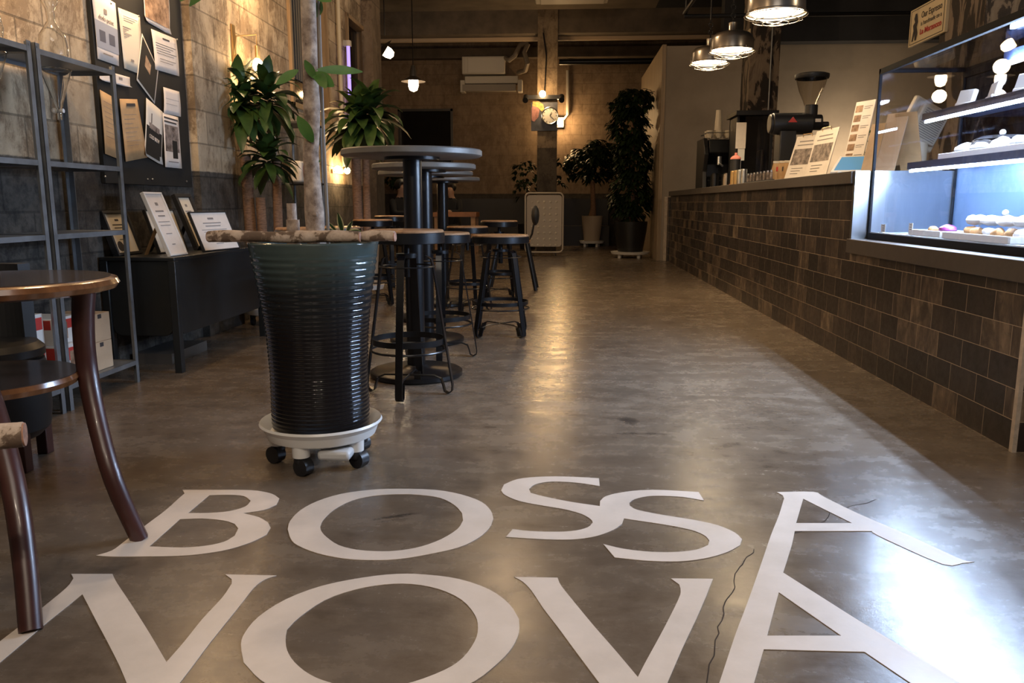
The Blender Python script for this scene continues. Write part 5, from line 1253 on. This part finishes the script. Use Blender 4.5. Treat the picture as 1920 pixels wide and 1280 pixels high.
# ================================================================= BAR TABLES
def bar_table(x, y, r, h, label):
    t = thing('bar_table', label, 'table', (x, y, 0), 0, 'round grey high bar tables')
    B().lathe([(0, h - .035), (r - .012, h - .035), (r, h - .028), (r, h - .006), (r - .006, h), (0, h)], seg=72).to('table_top', 'tabletop', t, world=False)
    B().cyl((0, 0, .03), (0, 0, h - .035), .048, seg=32).cyl((0, 0, h - .05), (0, 0, h - .035), .14, seg=28).to('pedestal', 'blackm', t, world=False)
    B().lathe([(0, .0), (.235, 0), (.243, .008), (.243, .028), (.23, .036), (.07, .045), (.05, .06), (0, .06)], seg=56).to('base', 'blackm', t, world=False)
    return t
bar_table(-.765, 4.1, .355, 1.165, 'nearest round grey bar table on black pedestal')
bar_table(-.885, 5.15, .33, 1.145, 'second round grey bar table, just behind the nearest')
bar_table(-1.045, 6.15, .36, 1.14, 'third round grey bar table in the row')
bar_table(-1.06, 7.1, .33, 1.125, 'fourth and farthest round bar table in the row')

# ================================================================= STOOLS
def make_stool(label, loc, rz, H_=.77, R_=.175):
    t = thing('bar_stool', label, 'stool', loc, rz, 'industrial bar stools')
    B().lathe([(0, -.03), (R_ - .004, -.03), (R_, -.024), (R_, -.006), (R_ - .005, 0), (0, 0)], (0, 0, H_), 44).to('seat', 'seatw', t, world=False)
    B().lathe([(R_ + .001, -.012), (R_ + .004, -.014), (R_ + .004, -.06), (R_ + .001, -.062), (R_ - .002, -.06), (R_ - .002, -.014)], (0, 0, H_), 44).to('seat_band', 'blackm', t, world=False)
    b = B(); b.cyl((0, 0, H_ - .22), (0, 0, H_ - .03), .014, seg=12).cyl((0, 0, H_ - .13), (0, 0, H_ - .11), .05, seg=16).box(-R_ + .02, R_ - .02, -.015, .015, H_ - .045, H_ - .03).box(-.015, .015, -R_ + .02, R_ - .02, H_ - .045, H_ - .03); b.to('screw_post', 'blackm', t, world=False)
    for k in range(4):
        a = k * PI / 2 + PI / 4; c, s = math.cos(a), math.sin(a)
        pts = [(.09 * c, .09 * s, H_ - .12), (.115 * c, .115 * s, H_ - .135), (.125 * c, .125 * s, H_ - .17), (.21 * c, .21 * s, .045), (.208 * c, .208 * s, .018), (.19 * c, .19 * s, .005), (.172 * c, .172 * s, .015), (.165 * c, .165 * s, .045), (.155 * c, .155 * s, .075)]
        lg = B(); n = []
        # flat bar swept: wide tangentially, thin radially
        tx_, ty_ = -s, c; w_ = .017
        prev = None
        for p in pts:
            p = Vector(p)
            r1 = [lg.b.verts.new(p + Vector((tx_, ty_, 0)) * w_ * sg + Vector((c, s, 0)) * .003 * sr) for sg, sr in ((1, 1), (-1, 1), (-1, -1), (1, -1))]
            if prev:
                for i in range(4): lg.b.faces.new((prev[i], prev[(i + 1) % 4], r1[(i + 1) % 4], r1[i]))
            else: lg.b.faces.new(r1)
            prev = r1
        lg.b.faces.new(prev[::-1]); lg.to('leg', 'blackm', t, world=False)
    B().lathe([(.168, .245), (.173, .245), (.173, .272), (.168, .272), (.168, .245)], seg=44).to('foot_ring', 'blackm', t, world=False)
    B().ring((0, 0, .215), .178, .006, 40, 8).to('lower_ring', 'blackm', t, world=False)
    b = B()
    for k in range(2):
        a = k * PI / 2 + PI / 4; c, s = math.cos(a), math.sin(a)
        b.tube([(-.155 * c, -.155 * s, .075), (-.12 * c, -.12 * s, .09), (.12 * c, .12 * s, .09), (.155 * c, .155 * s, .075)], .005, 6)
    b.to('brace', 'blackm', t, world=False)
    B().ring((0, 0, H_ - .17), .128, .004, 32, 6).to('upper_hoop', 'blackm', t, world=False)
    return t
s0 = make_stool('wood seated black bar stool nearest the camera, right of the glazed pot', (-.725, 3.70, 0), math.radians(42), .78, .174)
sts = [((-.42, 5.45), .69, 'wood seated bar stool standing free at the right of the group', 2, 1.1),
       ((-.80, 6.75), .71, 'bar stool behind the second bar table pedestal', 33, 1),
       ((-.60, 7.62), .74, 'far bar stool at the right, just before the chair with an oval back', 10, 1),
       ((-.71, 4.62), .735, 'bar stool tucked between the two nearest bar tables', 50, 1),
       ((-1.68, 7.05), .76, 'bar stool with seat showing left of the nearest pedestal', 15, 1),
       ((-1.85, 8.6), .77, 'farther bar stool left of the nearest pedestal', 60, 1),
       ((-1.5, 5.2), .75, 'bar stool seen right of the pale tree trunk', 25, 1),
       ((-1.38, 4.3), .77, 'bar stool seen left of the pale tree trunk', 70, 1)]
for (x, y), h, lb, rz, sx in sts:
    dup(s0, (x, y, 0), math.radians(rz), lb, sc=(sx, sx, h / .78))
# wooden chair with a back
X_, Y_, hs = -.52, 8.45, .52
ch = thing('cafe_chair', 'black metal chair with oval back pad before the dimpled board', 'chair', (X_, Y_, 0))
B().lathe([(0, hs - .03), (.18, hs - .03), (.185, hs), (0, hs)], (X_, Y_, 0), 36).to('seat', 'seatw', ch)
for dx, dy in ((-1, -1), (1, -1), (-1, 1), (1, 1)): B().tube([(X_ + .15 * dx, Y_ + .12 * dy, hs - .03), (X_ + .25 * dx, Y_ + .18 * dy, 0)], .02, 8).to('leg', 'blackm', ch)
B().tube([(X_ + .1, Y_ + .05, hs - .03), (X_ + .17, Y_ + .02, hs), (X_ + .20, Y_, hs + .06), (X_ + .225, Y_, hs + .2)], .012, 8).to('back_bracket', 'blackm', ch)
B().sph((X_ + .235, Y_, hs + .255), .1, (.42, 1.5, 1.05)).to('back_pad', 'blackmat', ch)

# folded table-tennis style board on wheels
q0, q1 = PY(985, 470, 14.0), PY(1055, 470, 14.0)
zt, zb = PY(1020, 365, 14.0).z, max(.02, PY(1020, 474, 14.0).z)
FB = thing('folded_table', 'pale folded plastic table with dimpled underside standing on edge', 'folded table', ((q0.x + q1.x) / 2, 14.0, 0))
w_ = q1.x - q0.x; h_ = zt - .08
def rr4(w, h, r, n=6):
    P = []
    for cx, cy, a0 in ((w / 2 - r, -h / 2 + r, -PI / 2), (w / 2 - r, h / 2 - r, 0), (-w / 2 + r, h / 2 - r, PI / 2), (-w / 2 + r, -h / 2 + r, PI)):
        for i in range(n + 1): a = a0 + PI / 2 * i / n; P.append((cx + r * math.cos(a), cy + r * math.sin(a)))
    return P
cxm, czm = (q0.x + q1.x) / 2, (zt + .09) / 2
B().poly([Vector((cxm + x, 14.0, czm + .03 + z)) for x, z in rr4(w_ * .93, zt - .16, .05)], Vector((0, .05, 0))).to('table_top', mat('pale_plastic', (.52, .44, .34), .4), FB)
b = B()
for i in range(5):
    for j in range(8): b.sph((cxm - w_ * .32 + i * w_ * .16, 13.998, .18 + j * (zt - .3) / 7), .022, (1, .35, 1), 8)
b.to('dimples', mat('pale_plastic_b', (.66, .58, .46), .3), FB)
B().tube([Vector((cxm + x, 13.98, czm + z)) for x, z in rr4(w_, zt - .03, .07)], .014, 8, True).to('tube_frame', mat('pale_tube', (.6, .52, .42), .35), FB)
for sx in (-1, 1): B().cyl((cxm + sx * w_ * .3, 14.0, .025), (cxm + sx * w_ * .3 + .02, 14.0, .025), .025, seg=12).to('wheel', 'blackpl', FB)

# ================================================================= FAR SEATING AND PEOPLE
t = thing('low_bench_table', 'low orange brown wooden table far back by the seated person', 'table', (-1.6, 14.6, 0))
x0, x1 = PY(815, 400, 14.6).x, PY(895, 400, 14.6).x
B().box(x0, x1, 14.4, 15.0, .66, .74).to('table_top', mat('orange_wood', (.34, .14, .06), .4, var=.2, scale=4), t)
for xx in (x0 + .02, x1 - .1):
    for yy in (14.42, 14.92): B().box(xx, xx + .08, yy, yy + .07, 0, .66).to('leg', 'seatw', t)
b = B(); b.box(-2.3, 1.0, 17.3, 17.85, 0, .42).box(-2.3, 1.0, 17.72, 17.86, .42, 1.0)
tag(b.to('bench_seat', mat('dark_bench', (.018, .013, .011), .5)), 'long dark bench along the foot of the back wall', 'bench')
def person(loc, rz, label, s=1.0):
    me = bpy.data.meshes.new('body'); bm = bmesh.new()
    J = [((0, 0, .50), .14), ((0, .02, .72), .13), ((0, .0, .92), .15), ((0, -.03, 1.05), .07), ((0, -.07, 1.13), .055), ((0, -.09, 1.22), .095), ((0, -.10, 1.30), .085),
         ((.17, -.02, 1.0), .065), ((.24, -.12, .80), .05), ((.12, -.36, .80), .04), ((.05, -.42, .81), .035), ((-.17, -.02, 1.0), .065), ((-.24, -.12, .80), .05), ((-.12, -.36, .80), .04), ((-.05, -.42, .81), .035),
         ((.10, -.02, .47), .09), ((.12, -.42, .48), .07), ((.12, -.40, .08), .045), ((.12, -.52, .04), .035), ((-.10, -.02, .47), .09), ((-.12, -.42, .48), .07), ((-.12, -.40, .08), .045), ((-.12, -.52, .04), .035)]
    E_ = [(0, 1), (1, 2), (2, 3), (3, 4), (4, 5), (5, 6), (2, 7), (7, 8), (8, 9), (9, 10), (2, 11), (11, 12), (12, 13), (13, 14), (0, 15), (15, 16), (16, 17), (17, 18), (0, 19), (19, 20), (20, 21), (21, 22)]
    V = [bm.verts.new(Vector(p) * s) for p, r in J]
    for a, b_ in E_: bm.edges.new((V[a], V[b_]))
    bm.to_mesh(me); bm.free()
    me.materials.append(M['cloth'])
    o = bpy.data.objects.new('body', me); COL.objects.link(o)
    sk = o.modifiers.new('skin', 'SKIN'); 
    for i, (p, r) in enumerate(J): me.skin_vertices[0].data[i].radius = (r * s, r * s)
    me.skin_vertices[0].data[0].use_root = True
    o.modifiers.new('sub', 'SUBSURF').levels = 2; o.modifiers['sub'].render_levels = 2
    dg = bpy.context.evaluated_depsgraph_get(); m2 = bpy.data.meshes.new_from_object(o.evaluated_get(dg)); bpy.data.objects.remove(o)
    m2.materials.clear(); m2.materials.append(M['cloth']); m2.materials.append(M['skin'])
    for p in m2.polygons:
        c = p.center / s; p.use_smooth = True
        if c.z > 1.07 or (c.y < -.33 and c.z > .7): p.material_index = 1
    t = thing('person', label, 'person', loc, rz)
    o = bpy.data.objects.new('body', m2); COL.objects.link(o); o.parent = t
    b = B(); b.sph((0, -.07 * s, 1.29 * s), .112 * s, (1, 1.08, .95)); 
    for v in b.b.verts:
        if v.co.y < -.12 * s and v.co.z < 1.31 * s: v.co.y = -.12 * s
    b.to('hair', 'hair', t, world=False)
    B().sph((0, -.195 * s, 1.235 * s), .016 * s, (1, 1, 1.4)).sph((.035 * s, -.178 * s, 1.262 * s), .009 * s).sph((-.035 * s, -.178 * s, 1.262 * s), .009 * s).to('face_features', 'skin', t, world=False)
    return t
def far_stool(x, y, label):
    t = thing('low_stool', label, 'stool', (x, y, 0))
    B().cyl((x, y, .40), (x, y, .44), .2, seg=24).to('seat', 'blackmat', t)
    for k in range(4): a = k * PI / 2 + .5; B().cyl((x + .12 * math.cos(a), y + .12 * math.sin(a), .40), (x + .17 * math.cos(a), y + .17 * math.sin(a), 0), .014, seg=8).to('leg', 'blackm', t)
q = PY(850, 380, 15.55)
person((q.x, 15.5, -.02), math.radians(-25), 'dark haired person in black seated far back behind the orange table', .95)
far_stool(q.x, 15.55, 'low black stool under the person in black')
q = PY(745, 380, 13.2)
person((q.x, 13.3, -.02), math.radians(60), 'person in tan top seated at the far left behind the bar tables', .95)
far_stool(q.x, 13.3, 'low black stool under the person at the far left')

# ================================================================= ROUND TABLE AND TUB CHAIR AT LEFT
RX, RY, RZ = -1.50, 2.03, .702
RT = thing('round_table', 'glossy brown round table with dark top and lower shelf at the left edge', 'table', (RX, RY, 0))
B().lathe([(0, RZ - .038), (.262, RZ - .038), (.282, RZ - .032), (.292, RZ - .018), (.286, RZ - .005), (.272, RZ), (0, RZ)], (RX, RY, 0), 72).to('table_top', 'tablew', RT)
B().lathe([(0, 0), (.27, 0), (.27, .0015), (0, .0015)], (RX, RY, RZ), 64).to('top_surface', 'topdark', RT)
SZ_ = .45; SX_, SY_ = -1.512, 1.965
B().lathe([(0, SZ_ - .026), (.213, SZ_ - .026), (.22, SZ_ - .012), (.216, SZ_), (0, SZ_)], (SX_, SY_, 0), 64).to('lower_shelf', 'tablew', RT)
B().lathe([(0, 0), (.214, 0), (.214, .002), (0, .002)], (SX_, SY_, SZ_), 64).to('shelf_surface', 'topdark', RT)
def leg_pts(px, z): return [Vector(PZ(x, y, zz)) for (x, y), zz in zip(px, z)]
L1 = leg_pts([(158, 545), (156, 600), (162, 680), (180, 780), (213, 900), (262, 1010)], [.67, .59, .47, .33, .17, .0])
L2 = [Vector((-1.46, 1.83, .66)), Vector((-1.41, 1.78, .56)), Vector((-1.33, 1.73, .44)), Vector((-1.23, 1.64, .28)), Vector((-1.17, 1.57, .13)), PZ(58, 1183, 0)]
def sub(P):
    out = []
    n = len(P)
    for i in range(n - 1):
        p0 = P[max(0, i - 1)]; p1 = P[i]; p2 = P[i + 1]; p3 = P[min(n - 1, i + 2)]
        for t in (0, .25, .5, .75): out.append(.5 * ((2 * p1) + (p2 - p0) * t + (2 * p0 - 5 * p1 + 4 * p2 - p3) * t * t + (3 * p1 - p0 - 3 * p2 + p3) * t ** 3))
    return out + [P[-1]]
c0 = Vector((RX, RY, 0))
def tableleg(P):
    P = sub(P); n = len(P); B().tube(P, .025, 8, taper=[.030 - .007 * (i / n) for i in range(n)]).to('leg', 'legw', RT, smooth=50)
tableleg(L1); tableleg(L2)
tableleg([Vector((2 * RX - p.x, 2 * RY - p.y, p.z)) for p in L1])
# tub chair
TC = thing('tub_chair', 'black upholstered tub chair with short brown legs behind the round table', 'chair', (-2.0, 2.62, 0))
def rbox(x0, x1, y0_, y1_, z0, z1, nm, m_, par, bv):
    o = B().box(x0, x1, y0_, y1_, z0, z1).to(nm, m_, par); md = o.modifiers.new('b', 'BEVEL'); md.width = bv; md.segments = 5; return o
tcx, tcy = -1.955, 2.56
B().lathe([(0, .10), (.135, .10), (.165, .13), (.175, .2), (.175, .33), (.165, .37), (0, .37)], (tcx, tcy, 0), 48).to('seat_body', 'blackmat', TC)
B().lathe([(0, .371), (.155, .371), (.17, .385), (.17, .41), (.15, .43), (0, .435)], (tcx, tcy, 0), 48).to('seat_cushion', mat('black_leather', (.022, .02, .019), .35), TC)
b = B(); ro, ri, n = .18, .135, 20
A = [math.radians(70 + 150 * k / n) for k in range(n + 1)]
o_ = [Vector((tcx + ro * math.cos(a), tcy + ro * math.sin(a), .33)) for a in A]; i_ = [Vector((tcx + ri * math.cos(a), tcy + ri * math.sin(a), .33)) for a in A]
for k in range(n): b.poly([o_[k], o_[k + 1], i_[k + 1], i_[k]], Vector((0, 0, .36)))
bmesh.ops.remove_doubles(b.b, verts=b.b.verts[:], dist=1e-5)
b.to('backrest', 'blackmat', TC)
for k in range(4):
    a = math.radians(-28 + 90 * k); x, y = tcx + .155 * math.cos(a), tcy + .155 * math.sin(a)
    B().box(x - .02, x + .02, y - .02, y + .02, 0, .13).to('leg', 'legw', TC, bev=.003)
# log poking in at the left edge on an out-of-frame planter
a, c = PZ(46, 814, .5), PZ(-120, 826, .5)
PL = thing('log_planter', 'tall black planter just outside the left edge carrying a birch log', 'planter', (-1.30, 1.12, 0))
B().lathe([(0, 0), (.13, 0), (.16, .4), (.165, .48), (.15, .48), (.14, .45), (0, .45)], (-1.30, 1.12, 0), 36).to('pot', 'potd', PL)
a = PZ(44, 814, .50)
lg = thing('birch_log', 'pale birch log end poking in at the left edge of the photo', 'log', (-1.0, 1.2, .48))
a2 = Vector((-1.42, 1.07, .502)); dd = (a - a2).normalized()
b = B(); P = [a2.lerp(a, i / 12) for i in range(13)]; b.tube(P, .0225, 18)
for v in b.b.verts: v.co += Vector((0, 0, 1)) * noise.noise(v.co * 20) * .0015
b.to('bark', 'birch', lg); B().cyl(a, a + dd * .003, .0205, seg=18).to('cut_end', 'endgrain', lg)

# ================================================================= LIGHT
def area(loc, rot, sx, sy, e, col, nm):
    la = bpy.data.lights.new(nm, 'AREA'); la.shape = 'RECTANGLE'; la.size = sx; la.size_y = sy; la.energy = e; la.color = col
    o = bpy.data.objects.new(nm, la); COL.objects.link(o); o.location = loc; o.rotation_euler = rot; return o
area((.1, -.6, 4.2), (0, 0, 0), 2.6, 1.6, 36, (1.0, .93, .85), 'added_front_fill')  # unseen fill light added overhead behind the camera to brighten the front
for x, y in ((-.28, -.7), (-.62, -.9), (.35, -.6)):
    point((x, y, 2.6), 36, (1, .84, .66), .03, 'unseen_overhead_light')
for x, y, e_ in ((-.53, 7.9, 48), (-1.2, 10.5, 8), (-1.5, 3.1, 16)):  # the last is a warm light added to brighten the floor at left
    point((x, y, 3.4), e_, (1, .68, .38), .06, 'unseen_overhead_light')
for x, y, z_ in ((4.3, 12.2, 1.55), (3.4, 4.6, 3.0)):
    point((x, y, z_), 55 if y > 10 else 20, (1, .78, .52), .08, 'kitchen_spot')
wd = bpy.data.worlds.new('world'); scene.world = wd; wd.use_nodes = True
wd.node_tree.nodes['Background'].inputs[0].default_value = (.30, .26, .24, 1); wd.node_tree.nodes['Background'].inputs[1].default_value = .10
vs = scene.view_settings; vs.view_transform = 'Standard'; vs.look = 'None'; vs.exposure = 0.18; vs.gamma = 1; vs.use_curve_mapping = False
scene.cycles.use_denoising = True
scene.cycles.max_bounces = 8; scene.cycles.transparent_max_bounces = 24; scene.cycles.sample_clamp_indirect = 4
